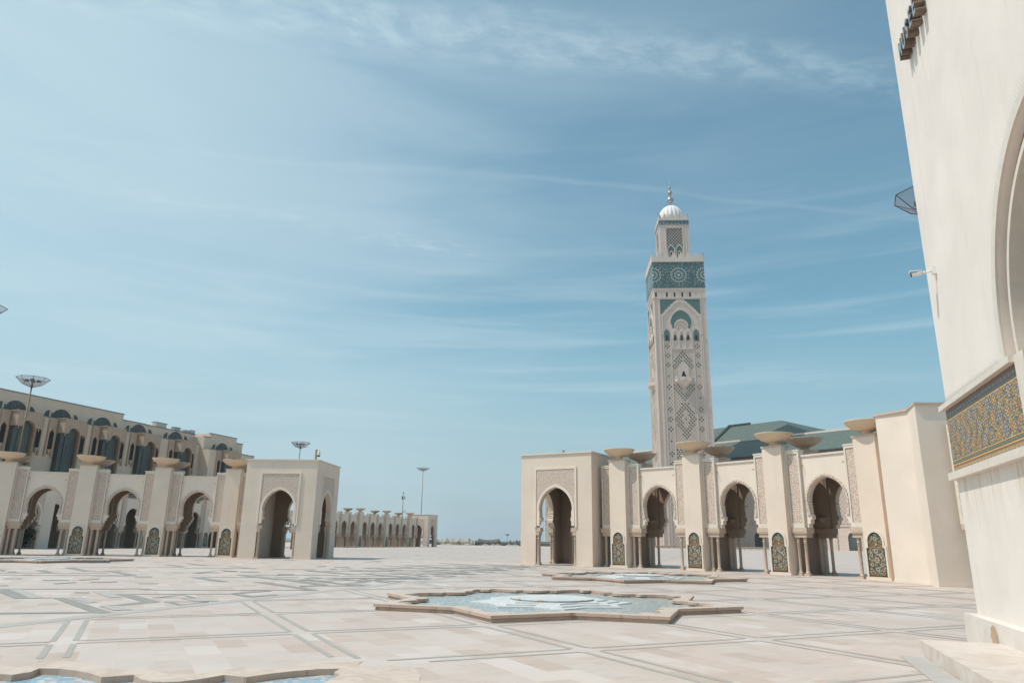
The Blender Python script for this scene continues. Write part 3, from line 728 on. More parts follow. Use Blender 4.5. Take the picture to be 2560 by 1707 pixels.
# side walls of the gatehouses toward the arcades carry an inner arch in shade; far gatehouse
gF = gatehouse('gatehouse', 'small distant gatehouse at the end of the long far arcade', UW(181.3, 82.6) + NL * 6.2, RZD - PI / 2, 6.2, 6.3, 'FBLR', True)
gN = gatehouse('gatehouse', 'inner gatehouse wall glimpsed through the leftmost arch of the shaded arcade', UW(65.4, 85.3), RZD, 6.4, 6.0, 'FBLR', True)

# tiny roof things on the gatehouses
t = thing('dome_camera', 'white dome camera on a tan post on top of the left gatehouse roof', 'security camera', (-17.25, 64.1, 8.40))
mb = MB(); mb.box(-.07, .07, -.07, .07, 0, .92); mb.box(-.05, .26, -.04, .04, .80, .86); build(mb, 'post', 'brass', t)
mb = MB(); mb.lathe([(.05, .84), (.10, .80), (.13, .66), (.16, .52), (.16, .42)], .22, 0, 16); build(mb, 'housing', 'white_paint', t)
mb = MB(); mb.lathe([(.15, .42), (.12, .34), (.03, .28)], .22, 0, 16); build(mb, 'lens_dome', 'black_plastic', t)
t = thing('roof_box', 'small tan box on the roof edge of the sunlit gatehouse', 'roof vent', (4.15, 56.2, 8.40))
mb = MB(); mb.box(-.07, .07, -.07, .07, 0, .18); mb.box(-.09, .09, -.09, .09, .18, .21); build(mb, 'housing', 'brass', t)

# ================================================================== folded end block at the right
t = thing('end_block', 'plain tall cream wall block with folded corner closing the right arcade', 'building', (19.2, 37.4, 0))
E0, E1, E2, E3 = Vector((19.20, 37.41)), Vector((19.95, 35.67)), Vector((19.37, 33.92)), Vector((21.6, 33.80))
o0 = Vector((19.2, 37.4))
poly = [E0, E1, E2, E3, Vector((23.5, 34.6)), Vector((23.5, 39.5)), Vector((21.5, 40.5))]
poly = [tuple(p - o0) for p in poly]
mb = MB(); mb.prism(poly, 0, 8.30, 0, 'z'); build(mb, 'wall', 'cream_light', t)
def grow(poly, g):
    c = Vector((sum(p[0] for p in poly), sum(p[1] for p in poly))) / len(poly)
    return [tuple(Vector(p) + (Vector(p) - c).normalized() * g) for p in poly]
mb = MB(); mb.prism(grow(poly, .12), 8.30, 8.40, 0, 'z'); build(mb, 'roof_coping', 'stone', t)
mb = MB(); mb.prism(grow(poly, .035), 0, .16, 0, 'z'); build(mb, 'plinth', 'cream_light', t)
# piece of the next gallery behind it
t = thing('arcade', 'sliver of carved pilaster and wall between the end block and the museum', 'arcade', (20.56, 33.62, 0), R_(-70.5))
mb = MB(); mb.box(0, .95, 0, .6, 2.75, 7.30); build(mb, 'carved_pilaster', 'white_trim', t)
mb = MB(); mb.box(.16, .79, -.02, 0, 3.0, 7.1); build(mb, 'relief_panel', 'carved', t)
mb = MB(); mb.box(.05, 1.0, -.03, .7, 2.50, 2.75); mb.box(.28, .97, .03, .65, 2.30, 2.50); mb.box(.45, .95, .06, .6, 2.1, 2.30); build(mb, 'capital', 'stone', t)
for x in (.72,):
    mb = MB(); lathe_column(mb, x, .3, 0, 2.18, .092); build(mb, 'column', 'column', t)
mb = MB(); mb.box(.95, 6.0, .3, .9, 0, 7.0); build(mb, 'wall', 'cream', t)

M['museum_stone'] = marble('pale_plinth_marble', (0.73, 0.67, 0.61), (0.60, 0.53, 0.46), 1.6, 0.5, 0.5)
M['rust_soft'] = plain('tan_marble_stain', (0.50, 0.36, 0.22), 0.5, 0, 0.2, 4)
M['metal_sign'] = plain('aged_bronze_sign', (0.17, 0.12, 0.09), 0.5, 0.3, 0.35, 6)
M['step'] = marble('pink_striped_marble', (0.66, 0.59, 0.53), (0.54, 0.41, 0.33), 1.6, 0.6, 0.5)
# ================================================================== museum wall on the right (x runs toward the camera, y into the building)
MO = Vector((8.693, 14.056, 0)) + DV * 0.10
mus = thing('museum_building', 'towering white museum wall with mosaic band at the right edge', 'building', MO, RZD + PI)
mb = MB()
ax = 6.22
AO = arc_pts(2.40, 4.7, 7.50, 40)
mb.prism([(0, 0), (0, 16.0), (22, 16.0), (22, 0), (ax + 2.40, 0.0), (ax + 2.40, 4.7)] + [(x + ax, z) for x, z in AO[::-1]] + [(ax - 2.40, 4.42), (ax - 2.1, 4.42), (ax - 2.1, 0)], 0, .6)
mb.box(0, .6, .6, 9.5, 0, 16.0)
mb.box(0.6, 22, 2.2, 2.5, 0, 16.0)
mw = build(mb, 'wall', 'museum', mus)
def ring(h0, z0, a0, h1, z1, a1, y0, y1, nm, mat, foot=4.42, n=40):
    A = [(-h0, foot)] + arc_pts(h0, z0, a0, n) + [(h0, foot)]; B = [(-h1, foot)] + arc_pts(h1, z1, a1, n) + [(h1, foot)]
    mb = MB(); mb.strip([(x + ax, z) for x, z in A], [(x + ax, z) for x, z in B], y0, y1); return build(mb, nm, mat, mw)
ring(2.40, 4.7, 7.50, 2.58, 4.7, 7.66, -.035, .0, 'arch_moulding', 'white_trim')
ring(2.14, 4.7, 7.24, 2.40, 4.7, 7.50, .13, .6, 'arch_reveal', 'brown_reveal')
ring(2.05, 4.7, 7.15, 2.14, 4.7, 7.24, .04, .6, 'arch_moulding', 'white_trim')
ring(1.70, 4.7, 6.75, 2.05, 4.7, 7.15, .55, 1.0, 'arch_reveal', 'brown_reveal')
mb = MB(); mb.box(ax - 1.72, ax + 1.72, .96, 1.0, .5, 6.8); build(mb, 'window_pane', 'glass_dark', mw)
mb = MB(); mb.box(4.24, 4.62, -.06, .62, 2.97, 4.42); mb.box(4.24, 4.50, -.05, .55, .5, 2.97); build(mb, 'window_jamb', 'white_trim', mw)
mb = MB(); mb.box(-.10, 4.40, -.13, 0, 2.97, 3.11); mb.box(-.10, 0, 0, .4, 2.97, 3.11); build(mb, 'ledge', 'white_trim', mus)
mb = MB(); mb.box(-.10, 4.24, -.13, 0, 4.33, 4.43); mb.box(-.10, 0, 0, .4, 4.33, 4.43); build(mb, 'ledge', 'white_trim', mus)
mb = MB(); mb.box(-.20, 22, -.19, 0, 0, .53); mb.box(-.20, 0, 0, 9.5, 0, .53)
build(mb, 'plinth', 'museum_stone', mus)
mb = MB()
for cx, cz, rx, rz in ((1.62, .29, .20, .19),):
    mb.add([(cx + rx * math.cos(2 * PI * k / 18) * (1 + .16 * math.sin(3 * k)), -.1915, cz + rz * math.sin(2 * PI * k / 18)) for k in range(18)], [tuple(range(18))])
build(mb, 'stain_patch', 'rust_soft', mus)
# mosaic band
def mosaic():
    mb = MB(); rnd = random.Random(11)
    x0, x1, z0, z1 = .0, 4.24, 3.11, 4.33
    mb.box(x0, x1, -.03, 0, z0, z1, 0)
    Y = -.0315
    # borders: lines of green / ochre, a row of small arches
    for za, zb, mi in ((3.24, 3.26, 1), (3.28, 3.31, 3), (3.325, 3.34, 1), (4.11, 4.13, 1), (4.15, 4.17, 3)):
        mb.add([(x0, Y, za), (x1, Y, za), (x1, Y, zb), (x0, Y, zb)], [(0, 1, 2, 3)], mi)
    x = x0 + .03
    while x < x1 - .03:
        for zb, h in ((3.125, .10), (4.19, .12)):
            c = [1, 4][int(x / .065) % 2] if zb < 4 else [0, 6][int(x / .065) % 2]
            mb.add([(x, Y, zb), (x + .045, Y, zb), (x + .045, Y, zb + h * .6), (x + .022, Y, zb + h), (x, Y, zb + h * .6)], [(0, 1, 2, 3, 4)], 1 if zb < 4 else (3 if int(x / .065) % 2 else 0))
            mb.add([(x + .012, Y - .001, zb + .015), (x + .034, Y - .001, zb + .015), (x + .034, Y - .001, zb + h * .5), (x + .012, Y - .001, zb + h * .5)], [(0, 1, 2, 3)], [2, 4, 5][int(x / .065) % 3])
        x += .065
    cells = []
    cw = .36; i = 0
    x = x0 + .10
    while x < x1:
        for k, z in enumerate((3.46, 3.73, 4.00)):
            cells.append((x + (cw / 2 if k % 2 else 0), z, i + k))
        x += cw; i += 1
    def annulus(cx, cz, r0, r1, mi, y, sq=1.0, n=20):
        vs = [(cx + r * math.cos(2 * PI * k / n) * sq, y, cz + r * math.sin(2 * PI * k / n)) for r in (r0, r1) for k in range(n)]
        mb.add([(min(max(a, x0), x1), b, c) for a, b, c in vs], [(k, (k + 1) % n, n + (k + 1) % n, n + k) for k in range(n)], mi)
    # filler chips
    z = 3.36
    while z < 4.10:
        x = x0 + .02
        while x < x1 - .02:
            if rnd.random() < .93:
                q = rnd.uniform(.014, .023); a = rnd.uniform(0, 1.5); cx = x + rnd.uniform(-.008, .008); cz = z + rnd.uniform(-.006, .006)
                mb.add([(cx + q * math.cos(a + k * PI / 2) * (1.25 if k % 2 else .8), Y, cz + q * math.sin(a + k * PI / 2) * (.8 if k % 2 else 1.1)) for k in range(4)], [(0, 1, 2, 3)], rnd.choice([1, 1, 1, 1, 2, 4, 5, 3, 0, 0]))
            x += .040
        z += .040
    for cx, cz, i in cells:
        if cx > x1 - .08 or cx < x0 + .08: continue
        n = 16
        mb.add([(cx + .110 * math.cos(2 * PI * k / n), Y - .0008, cz + .110 * math.sin(2 * PI * k / n)) for k in range(n)], [tuple(range(n))], 0)
        annulus(cx, cz, .108, .122, 3, Y - .001, 1.12); annulus(cx, cz, .126, .135, 1, Y - .001, 1.12)
        flower(mb, cx, cz, Y - .0016, .104, 1 if i % 3 else 4, 2 if i % 2 else 1, 8, 0 if i % 2 else .39, [2, 5, 1][i % 3])
    x = x0 + .10
    while x < x1 - .3:
        for z in (3.595, 3.865):
            annulus(x + .10, z, .030, .040, 3, Y - .0012, 1.0, 10); mb.add([(x + .10 - .02, Y - .0014, z), (x + .10, Y - .0014, z - .02), (x + .10 + .02, Y - .0014, z), (x + .10, Y - .0014, z + .02)], [(0, 1, 2, 3)], 2)
            annulus(x + .30, z, .030, .040, 1, Y - .0012, 1.0, 10)
        x += .40
    return mb
build(mosaic(), 'mosaic_panel', ['w_maroon', 'w_ochre', 'w_blue', 'w_green', 'w_pale', 'w_sky', 'brown_reveal'], mus)
# bird spikes on the upper ledge and round the arch
mb = MB(); rnd = random.Random(5)
def wire(p, q, w=.003):
    p = Vector(p); q = Vector(q); a = Vector((w, 0, 0)); b = Vector((0, w, 0))
    mb.add([p - a, p + a, p + b, q], [(0, 1, 3), (1, 2, 3), (2, 0, 3)])
x = -.08
while x < 3.65:
    for k in (-1, 0, 1): wire((x, -.07, 4.43), (x + rnd.uniform(-.03, .03) + .01 * k, -.07 + .05 * k, 4.43 + rnd.uniform(.10, .13)))
    x += .035
for i, (px, pz) in enumerate(arc_pts(2.58, 4.7, 7.66, 60)):
    d = Vector((px, 0, pz - 4.5)).normalized()
    if i % 1 == 0 and px < .5: wire((px + ax, -.02, pz), (px + ax + d.x * .13, -.06, pz + d.z * .13 + .02))
build(mb, 'bird_spikes', 'spike', mus)

# raised step in front of the wall
st = MB(); st.box(0, 19.0, -1.18, 0, 0, .23)
o = tag(build(st, 'stone_step', 'step', None, MO + DV * (-1.92) + NL * (-.0) + NL * (.19), RZD + PI), 'low marble step running along the foot of the white museum wall', 'step')
# sign letters
sg = thing('sign', 'steel letters MUSEE standing off the top of the white wall', 'sign', MO + NL * .0, RZD + PI)
def letter(ch, x, z, h, wsc):
    cu = bpy.data.curves.new('letter', 'FONT'); cu.body = ch; cu.size = h / .72; cu.extrude = .095; cu.offset = .012; cu.align_x = 'CENTER'
    ob = bpy.data.objects.new('tmp', cu); COL.objects.link(ob)
    dg = bpy.context.evaluated_depsgraph_get(); me = bpy.data.meshes.new_from_object(ob.evaluated_get(dg))
    bpy.data.objects.remove(ob)
    me.materials.clear(); me.materials.append(M['steel_face']); me.materials.append(M['metal_sign'])
    for p in me.polygons: p.material_index = 0 if abs(p.normal.z) > .9 else 1
    me.transform(Matrix.Translation((x, -.115, z)) @ Matrix.Rotation(PI / 2, 4, 'X') @ Matrix.Diagonal((wsc, 1, 1, 1)))
    return put(me, 'letter', sg)
for i, ch in enumerate('MUSEE'):
    letter(ch, 1.42 + .333 * i, 11.60, .40, (.60 if ch == 'M' else .72))
# security camera on the wall
cam_t = thing('security_camera', 'white bullet camera on a short arm fixed to the museum wall', 'security camera', MO, RZD + PI)
mb = MB(); mb.box(.66, .78, -.07, 0, 6.99, 7.14); build(mb, 'bracket', 'white_paint', cam_t)
mb = MB(); mb.tube((.71, -.07, 7.055), (.70, -.18, 7.05), .018, 8); mb.tube((.70, -.18, 7.05), (.69, -.24, 7.05), .028, 8); build(mb, 'arm', 'white_paint', cam_t)
mb = MB(); mb.tube((.69, -.24, 7.05), (.66, -.43, 7.03), .045, 14); mb.box(.61, .73, -.47, -.25, 7.085, 7.10); build(mb, 'housing', 'white_paint', cam_t)
mb = MB(); mb.tube((.66, -.43, 7.03), (.658, -.445, 7.029), .046, 14); build(mb, 'lens', 'black_plastic', cam_t)

# ================================================================== building behind the left arcade (x along it, y into it)
for k in (0,):
    M['cream_shade'] = plaster('bounce_warm_render', (0.69, 0.56, 0.44), amt=0.2); M['stone_shade'] = plaster('bay_stone', (0.49, 0.365, 0.27), stain=(0.28, 0.20, 0.14), amt=0.3, scale=1.0); M['stone_shade_light'] = M['stone']  # warm bounced light is put into the render's base colour
M['window_bar'] = plain('grey_window_bars', (0.12, 0.14, 0.145), 0.5)
bld = thing('museum_building', 'shaded stepped building with domed window bays behind the left arcade', 'building', UW(60, 93), RZD)
U0 = 60.0
ROOF = [(60, 67.9, 19.6), (67.9, 89.0, 20.4), (89.0, 93.6, 19.5), (93.6, 105.2, 19.45)]
mb = MB()
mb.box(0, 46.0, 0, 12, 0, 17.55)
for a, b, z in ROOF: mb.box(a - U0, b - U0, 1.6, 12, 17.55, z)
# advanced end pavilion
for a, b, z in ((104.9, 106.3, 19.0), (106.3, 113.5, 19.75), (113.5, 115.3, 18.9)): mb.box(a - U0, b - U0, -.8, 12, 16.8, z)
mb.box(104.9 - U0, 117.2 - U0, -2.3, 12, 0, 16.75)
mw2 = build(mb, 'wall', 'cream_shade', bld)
mb = MB()
for a, b, z in ROOF: mb.box(a - U0 - .08, b - U0 + .08, 1.5, 1.9, z, z + .12)
for a, b, z in ((104.9, 106.3, 19.0), (106.3, 113.5, 19.75), (113.5, 115.3, 18.9)): mb.box(a - U0 - .05, b - U0 + .08, -.9, -.5, z, z + .12)
mb.box(104.9 - U0 - .05, 117.3 - U0, -2.4, -2.0, 16.75, 16.87); mb.box(0, 45, -.08, .3, 17.55, 17.65)
build(mb, 'roof_coping', 'coping', bld)
def arcwin(cu, y, zb, r, flip=1):
    root_l = (cu - U0, y, 0)
    mb = MB()
    mb.prism([(-r, zb)] + [(r * math.cos(PI - PI * k / 20), zb + r * .92 * math.sin(PI * k / 20)) for k in range(21)] + [(r, zb)], -.03, .0)
    for s in (-1, 1):
        mb.prism([(s * (r + .42), zb), (s * (r + 1.25), zb)] + [(s * (r + .42 + .83 * math.cos(a)), zb + 1.05 * math.sin(a)) for a in (.3, .6, .9, 1.2, PI / 2)], -.03, 0)
    w = build(mb, 'arched_window', 'glass_dark', bld, root_l)
    mb = MB()
    for x in (-.55, 0, .55): mb.box(x * r - .03, x * r + .03, -.07, -.03, zb, zb + r * .92 * math.sqrt(1 - (x) ** 2) * .98)
    mb.prism([(-r - .12, zb), (-r - .12, zb + .75), (-r + .05, zb + .75), (-r + .05, zb)], -.07, -.03); mb.prism([(r + .12, zb), (r + .12, zb + .45), (r - .05, zb + .45), (r - .05, zb)], -.07, -.03)
    build(mb, 'window_bars', 'window_bar', w)
def windowbay(cu, y, zt):
    """projecting carved bay: box head over a deep arched window, slit windows either side"""
    L = (cu - U0, y, 0); dz = zt - 17.55
    mb = MB()
    op = [(-.95, 15.6 + dz)] + arc_pts(.90, 15.65 + dz, 16.45 + dz, 14) + [(.95, 15.6 + dz)]
    mb.prism([(-1.70, 15.6 + dz), (-1.70, zt + .02), (1.70, zt + .02), (1.70, 15.6 + dz)] + op[::-1], -1.45, -.02)
    mb.box(-1.85, 1.85, -1.5, -.0, zt + .02, zt + .12)
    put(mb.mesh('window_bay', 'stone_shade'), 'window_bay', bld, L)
    mb = MB()
    # carved scallops on the head
    for r, z in ((.98, 15.65), (1.18, 15.75), (1.38, 15.8)):
        A = [(r * math.cos(PI - PI * k / 12), z + dz + r * .9 * math.sin(PI * k / 12)) for k in range(13)]; B = [((r + .07) * math.cos(PI - PI * k / 12), z + dz + (r + .10) * .9 * math.sin(PI * k / 12)) for k in range(13)]
        mb.strip(A, B, -1.50, -1.45)
    for sx in (-1, 1):
        A = [(sx * (1.2 + .35 * math.cos(a)), 17.25 + dz + .25 * math.sin(a)) for a in [PI * k / 8 + PI for k in range(9)]]; B = [(x * 1.04, z + .09) for x, z in A]
        mb.strip(A, B, -1.50, -1.45); mb.box(*sorted((sx * 1.45, sx * 1.52)), -1.5, -1.45, 15.2 + dz, 17.4 + dz)
    put(mb.mesh('carved_scallops', 'stone_shade_light'), 'carved_scallops', bld, L)
    mb = MB(); mb.box(-1.62, 1.62, -.85, -.01, 7.5, 15.6 + dz); mb.box(-.95, .95, -.95, -.85, 7.5, 16.2 + dz)
    g = put(mb.mesh('bay_glass', 'glass_dark'), 'bay_glass', bld, L)
    mb = MB()
    A = [(.85, 7.5), (.85, 15.4 + dz)] + [(.85 * math.cos(a), 15.4 + dz + .85 * math.sin(a)) for a in [PI * k / 20 for k in range(1, 11)]] + [(0, 16.25 + dz)]
    B = [(1.15, 7.5), (1.15, 15.4 + dz)] + [(1.15 * math.cos(a), 15.4 + dz + 1.05 * math.sin(a)) for a in [PI * k / 20 for k in range(1, 11)]] + [(0, 16.45 + dz)]
    mb.strip(A, B, -1.44, -.86)
    put(mb.mesh('arch_reveal', 'brown_reveal'), 'arch_reveal', g)
    mb = MB()
    for x in (-.5, 0.05, .55): mb.box(x - .02, x + .02, -.99, -.95, 8, 15.6 + dz)
    for z in (10.6, 13.0): mb.box(-.95, .9, -.985, -.95, z, z + .04)
    A = [(.48 * math.cos(PI - PI * k / 10), 13.3 + .7 * math.sin(PI * k / 10)) for k in range(11)]; B = [(x * 1.08, z + .04) for x, z in A]
    mb.strip(A, B, -.99, -.95)
    put(mb.mesh('window_bars', 'window_bar'), 'window_bars', g)
    for s in (-1, 1):
        c = s * 2.52
        mb = MB(); sl = [(-.38, 13.2 + dz), (-.38, 15.5 + dz), (0, 16.0 + dz), (.38, 15.5 + dz), (.38, 13.2 + dz)]
        mb.prism([(c - .62, 12.2 + dz), (c - .62, zt + .02), (c + .62, zt + .02), (c + .62, 12.2 + dz), (c + .38, 12.2 + dz)] + [(c + x, z) for x, z in sl[::-1]] + [(c - .38, 12.2 + dz)], -.25, -.01)
        p = put(mb.mesh('slit_window', 'stone_shade'), 'slit_window', bld, L)
        mb = MB(); mb.box(c - .38, c + .38, -.14, -.02, 13.1 + dz, 16.0 + dz); put(mb.mesh('pane', 'slot'), 'pane', p)
        mb = MB(); mb.lathe([(.02, 12.45 + dz), (.16, 12.6 + dz), (.30, 12.95 + dz), (.33, 13.2 + dz)], c, -.18, 10); put(mb.mesh('corbel', 'stone_shade'), 'corbel', p)

for cu in (71.05, 78.1, 85.3, 92.4, 100.6):
    arcwin(cu, 1.6, 17.85, 1.60); windowbay(cu, 0, 17.55)
windowbay(63.9, 0, 17.55)
arcwin(109.8, -.8, 17.0, 1.58); windowbay(109.8, -2.3, 16.75)
# units on the roof
for i, (u, w, z, s, lab) in enumerate(((97.6, 95.6, 19.45, 1.5, 'low pale roof hut with slate edge, leftmost of the rooftop units'), (101.0, 95.2, 19.45, .8, 'grey ventilation unit beside the pale roof hut'), (103.0, 95.0, 19.45, .6, 'small double white roof unit in the middle of the rooftop units'), (104.3, 94.9, 19.45, .8, 'white roof unit nearest the raised end parapet'))):
    t = thing('roof_unit', lab, 'roof unit', UW(u, w, z), RZD, 'units on the roof of the left building')
    mb = MB(); mb.box(-s * .8, s * .8, -.4, .4, 0, s * .75 if i else .9); build(mb, 'casing', 'ac' if i else 'cream', t)
    mb = MB(); mb.box(-s * .9, s * .9, -.5, .5, (s * .75 if i else .9), (s * .75 if i else .9) + .1); build(mb, 'lid', 'white_paint' if i > 1 else 'coping', t)

M['finial'] = plain('gilded_grey_spheres', (0.42, 0.36, 0.30), 0.3, 0.6)
M['piercing'] = plain('dark_green_piercing', (0.07, 0.085, 0.06), 0.8)
M['lattice_dark'] = m_lattice('pierced_lantern_lattice', 1.5, (0.62, 0.52, 0.46), (0.05, 0.045, 0.04), .39, .44)

# ================================================================== minaret (x along the front, y away from the plaza)
MN = thing('minaret', 'tall square marble minaret with teal tile band, lantern and white dome', 'minaret', (69.08, 332.05, 0), R_(-3.45))
mb = MB(); mb.box(0, 25, 0, 25, 0, 122.2); build(mb, 'shaft', 'mina', MN)
mb = MB(); mb.box(-.12, 25.12, -.12, 25.12, 122.2, 136.2); build(mb, 'tile_band', 'zband', MN)
mb = MB(); mb.box(-.3, 25.3, -.3, 25.3, 121.9, 122.3); mb.box(-.35, 25.35, -.35, 25.35, 136.1, 138.0); mb.box(-.4, 25.4, -.4, 25.4, 117.1, 117.6); build(mb, 'cornice', 'mina_trim', MN)
def merlon(x, z, w, h, st=5):
    P = []
    for i in range(st):
        P += [(x - w / 2 + w / 2 * i / st * .86, z + h * i / st), (x - w / 2 + w / 2 * i / st * .86, z + h * (i + 1) / st)]
    return P + [(2 * x - a, b) for a, b in P[::-1]]
def parapet(n, ln, z, h, off, name, mat):
    mb = MB(); sp = ln / (n - 1)
    for side in range(4):
        sub = MB()
        for k in range(n):
            x = k * sp
            poly = merlon(x, z, sp * .92, h)
            poly = [(min(max(a, 0), ln), b) for a, b in poly]
            q = []
            for pt in poly:
                if not q or (abs(q[-1][0] - pt[0]) + abs(q[-1][1] - pt[1])) > 1e-4: q.append(pt)
            sub.prism(q, 0, .45)
        rot = Matrix.Translation((off + ln / 2, off + ln / 2, 0)) @ Matrix.Rotation(side * PI / 2, 4, 'Z') @ Matrix.Translation((-ln / 2, -ln / 2 - .0, 0))
        vs = [rot @ Vector(v) for v in sub.v]
        mb.add(vs, sub.f)
    return build(mb, name, mat, MN)
parapet(8, 25.3, 138.0, 3.0, -.15, 'merlons', 'mina_trim')
# lantern
lo = 5.15; lw = 14.7
mb = MB(); mb.box(lo, lo + lw, lo, lo + lw, 137.0, 158.2); ln_ = build(mb, 'lantern', 'mina', MN)
mb = MB(); mb.box(lo - .15, lo + lw + .15, lo - .15, lo + lw + .15, 158.2, 161.0); build(mb, 'tile_trim', 'zband_small', ln_)
mb = MB(); mb.box(lo - .35, lo + lw + .35, lo - .35, lo + lw + .35, 161.0, 162.0); mb.box(lo - .3, lo + lw + .3, lo - .3, lo + lw + .3, 157.9, 158.25); build(mb, 'cornice', 'mina_trim', ln_)
parapet(6, 14.7, 162.0, 2.5, lo, 'merlons', 'mina_trim')
mb = MB()
prof = [(5.6, 161.5), (6.0, 163.0), (6.25, 165.0)] + [(6.25 * math.cos(a), 165.0 + 7.4 * math.sin(a)) for a in [PI / 2 * k / 12 for k in range(1, 12)]] + [(.25, 172.4)]
mb.lathe(prof, 12.5, 12.5, 96, 0, True, 18, .10); build(mb, 'dome', 'mina_white', MN)
mb = MB()
mb.tube((12.5, 12.5, 172), (12.5, 12.5, 182), .35, 8); mb.tube((12.5, 12.5, 182), (12.5, 12.5, 187.6), .16, 8, 0, .08)
for z, r in ((175.9, 1.75), (180.1, 1.15), (183.1, .72)):
    mb.lathe([(max(.05, r * math.sin(PI * k / 12)), z - r * math.cos(PI * k / 12)) for k in range(13)], 12.5, 12.5, 20)
build(mb, 'finial', 'finial', MN)
def face_decor(loc, rz):
    def bd(mb, n, m): return build(mb, n, m, MN, loc, rz)
    Z0 = 0
    # vertical corner strips
    mb = MB()
    for a, b, d in ((0.0, .5, .22), (.95, 1.15, .14), (2.3, 2.75, .30), (22.25, 22.6, .30)): mb.box(a, b, -d, 0, Z0, 117.0)
    mb.box(2.75, 22.25, -.30, 0, 116.6, 117.0)
    for a in (3.55, 7.05, 17.75, 21.3): mb.box(a, a + .42, -.22, 0, Z0, 96.9 if a in (3.55, 21.3) else 97.0)
    bd(mb, 'corner_strip', 'mina_trim')
    mb = MB()
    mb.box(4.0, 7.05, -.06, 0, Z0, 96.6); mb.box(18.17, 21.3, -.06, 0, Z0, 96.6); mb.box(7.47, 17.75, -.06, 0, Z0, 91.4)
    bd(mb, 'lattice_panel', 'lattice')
    # dark quatrefoil piercings
    mb = MB()
    def hole(x, z):
        r = .46
        mb.add([(x + r * (1.0 if k % 2 == 0 else .66) * math.cos(PI / 4 * k), -.075, z + r * 1.15 * (1.0 if k % 2 == 0 else .66) * math.sin(PI / 4 * k)) for k in range(8)], [tuple(range(8))])
    for cx in (5.52, 19.75):
        for z in (92.9, 88.3, 83.7, 73.0, 62.2, 57.6, 53.0, 41.6, 37, 32):
            for dx, dz in ((0, .9), (0, -.9), (.76, 0), (-.76, 0)): hole(cx + dx, z + dz)
        for z in (78.2, 67.7, 47.4): hole(cx, z)
    for i in range(-6, 7):
        for j in range(-20, 38):
            if (i + j) % 2: continue
            x = 12.6 + i * .76; z = 57.8 + j * .9
            r = abs(i) + abs(j) * .62
            ok = 3.1 < r < 7.2 or (i == 0 and j == 0) or (i == 0 and abs(j) in (12, 13, 14) and j > 0)
            if 65.5 < z < 74.5: ok = abs(i) * .76 + 0 > (74.5 - z) * -1 + 0 and abs(z - (68.0 + abs(i) * 1.05)) < 2.2 or (i == 0 and z < 67)
            if z >= 74.5: ok = z < 91 and abs(z - (89.5 - abs(i) * 1.25)) < 2.6 and z > 82
            if z < 46: ok = r > 9 and z < 43.5
            if ok and abs(i) < 7: hole(x, z)
    bd(mb, 'pierced_openings', 'piercing')
    # niche with window and balcony
    mb = MB()
    A = [(-2.5, 77.3)] + arc_pts(2.5, 81.2, 85.2, 16) + [(2.5, 77.3)]
    mb.prism([(x + 12.6, z) for x, z in A], -.25, 0)
    bd(mb, 'balcony_niche', 'mina')
    mb = MB(); mb.prism([(x + 12.6, z) for x, z in [(-.65, 77.3)] + arc_pts(.65, 79.6, 80.6, 8) + [(.65, 77.3)]], -.30, -.25); mb.box(11.6, 13.6, -.30, -.25, 77.3, 79.0); bd(mb, 'balcony_door', 'slot')
    mb = MB()
    hexp = [(-4.3, 0), (-3.0, -2.2), (3.0, -2.2), (4.3, 0)]
    mb.prism([(x + 12.6, y) for x, y in hexp], 75.6, 77.3, 0, 'z')
    top = [(x + 12.6, y, 75.6) for x, y in hexp]; tip = (12.6, -.1, 72.9)
    mb.add(top + [tip], [(1, 0, 4), (2, 1, 4), (3, 2, 4)])
    for a, b in ((-4.3, -2.9), (-1.2, .4)): mb.box(12.6 + a, 12.6 + b, -2.45, -2.2, 76.0, 77.6)
    bd(mb, 'balcony', 'mina_trim')
    # colonnade under the arch
    mb = MB()
    mb.box(7.7, 17.7, -.35, 0, 91.4, 92.0)
    for x in (7.9, 10.85, 13.95, 17.0): mb.box(x, x + .5, -.4, 0, 92.0, 99.6)
    for c in (9.55, 12.6, 15.65):
        mb.strip([(x + c, z) for x, z in [(-.75, 97.0)] + arc_pts(.75, 99.3, 100.2, 8) + [(.75, 97.0)]], [(x + c, z) for x, z in [(-1.35, 97.0)] + arc_pts(1.35, 99.6, 101.6, 8, 5, .15) + [(1.35, 97.0)]], -.38, 0)
    bd(mb, 'colonnade', 'mina_trim')
    mb = MB()
    for c in (5.55, 9.35, 12.45, 15.5, 19.45):
        mb.prism([(x + c, z) for x, z in [(-.55, 95.9)] + arc_pts(.55, 97.6, 98.5, 6) + [(.55, 95.9)]], -.42 if 8 < c < 17 else -.30, 0)
    bd(mb, 'window', 'slot')
    mb = MB()
    for c in (5.55, 19.45):
        mb.prism([(x + c, z) for x, z in [(-1.25, 95.6)] + arc_pts(1.25, 99.2, 101.4, 10, 5, .15) + [(1.25, 95.6)]], -.18, 0)
    # tympanum of glazed tile, round stone hood cut out
    A = arc_pts(4.85, 104.6, 110.9, 24, 8, .35); B = arc_pts(3.3, 103.0, 106.4, 24)
    mb.prism([(x + 12.6, z) for x, z in [(-4.2, 102.0)] + A + [(4.2, 102.0), (3.3, 102.0)] + B[::-1] + [(-3.3, 102.0)]], -.15, 0)
    for s in (-1, 1):
        L = [(-9.55, 116.5), (-2.1, 116.5), (-2.1, 115.9), (-3.4, 115.2), (-3.4, 114.6), (-4.8, 113.8), (-4.8, 113.2), (-6.2, 112.4), (-6.2, 111.8), (-7.6, 111.0), (-7.6, 110.3), (-8.6, 109.8), (-8.6, 109.2), (-9.55, 108.9)]
        mb.prism([(s * x + 12.6, z) for x, z in L], -.15, 0)
    bd(mb, 'glazed_field', 'mina_green')
    mb = MB()
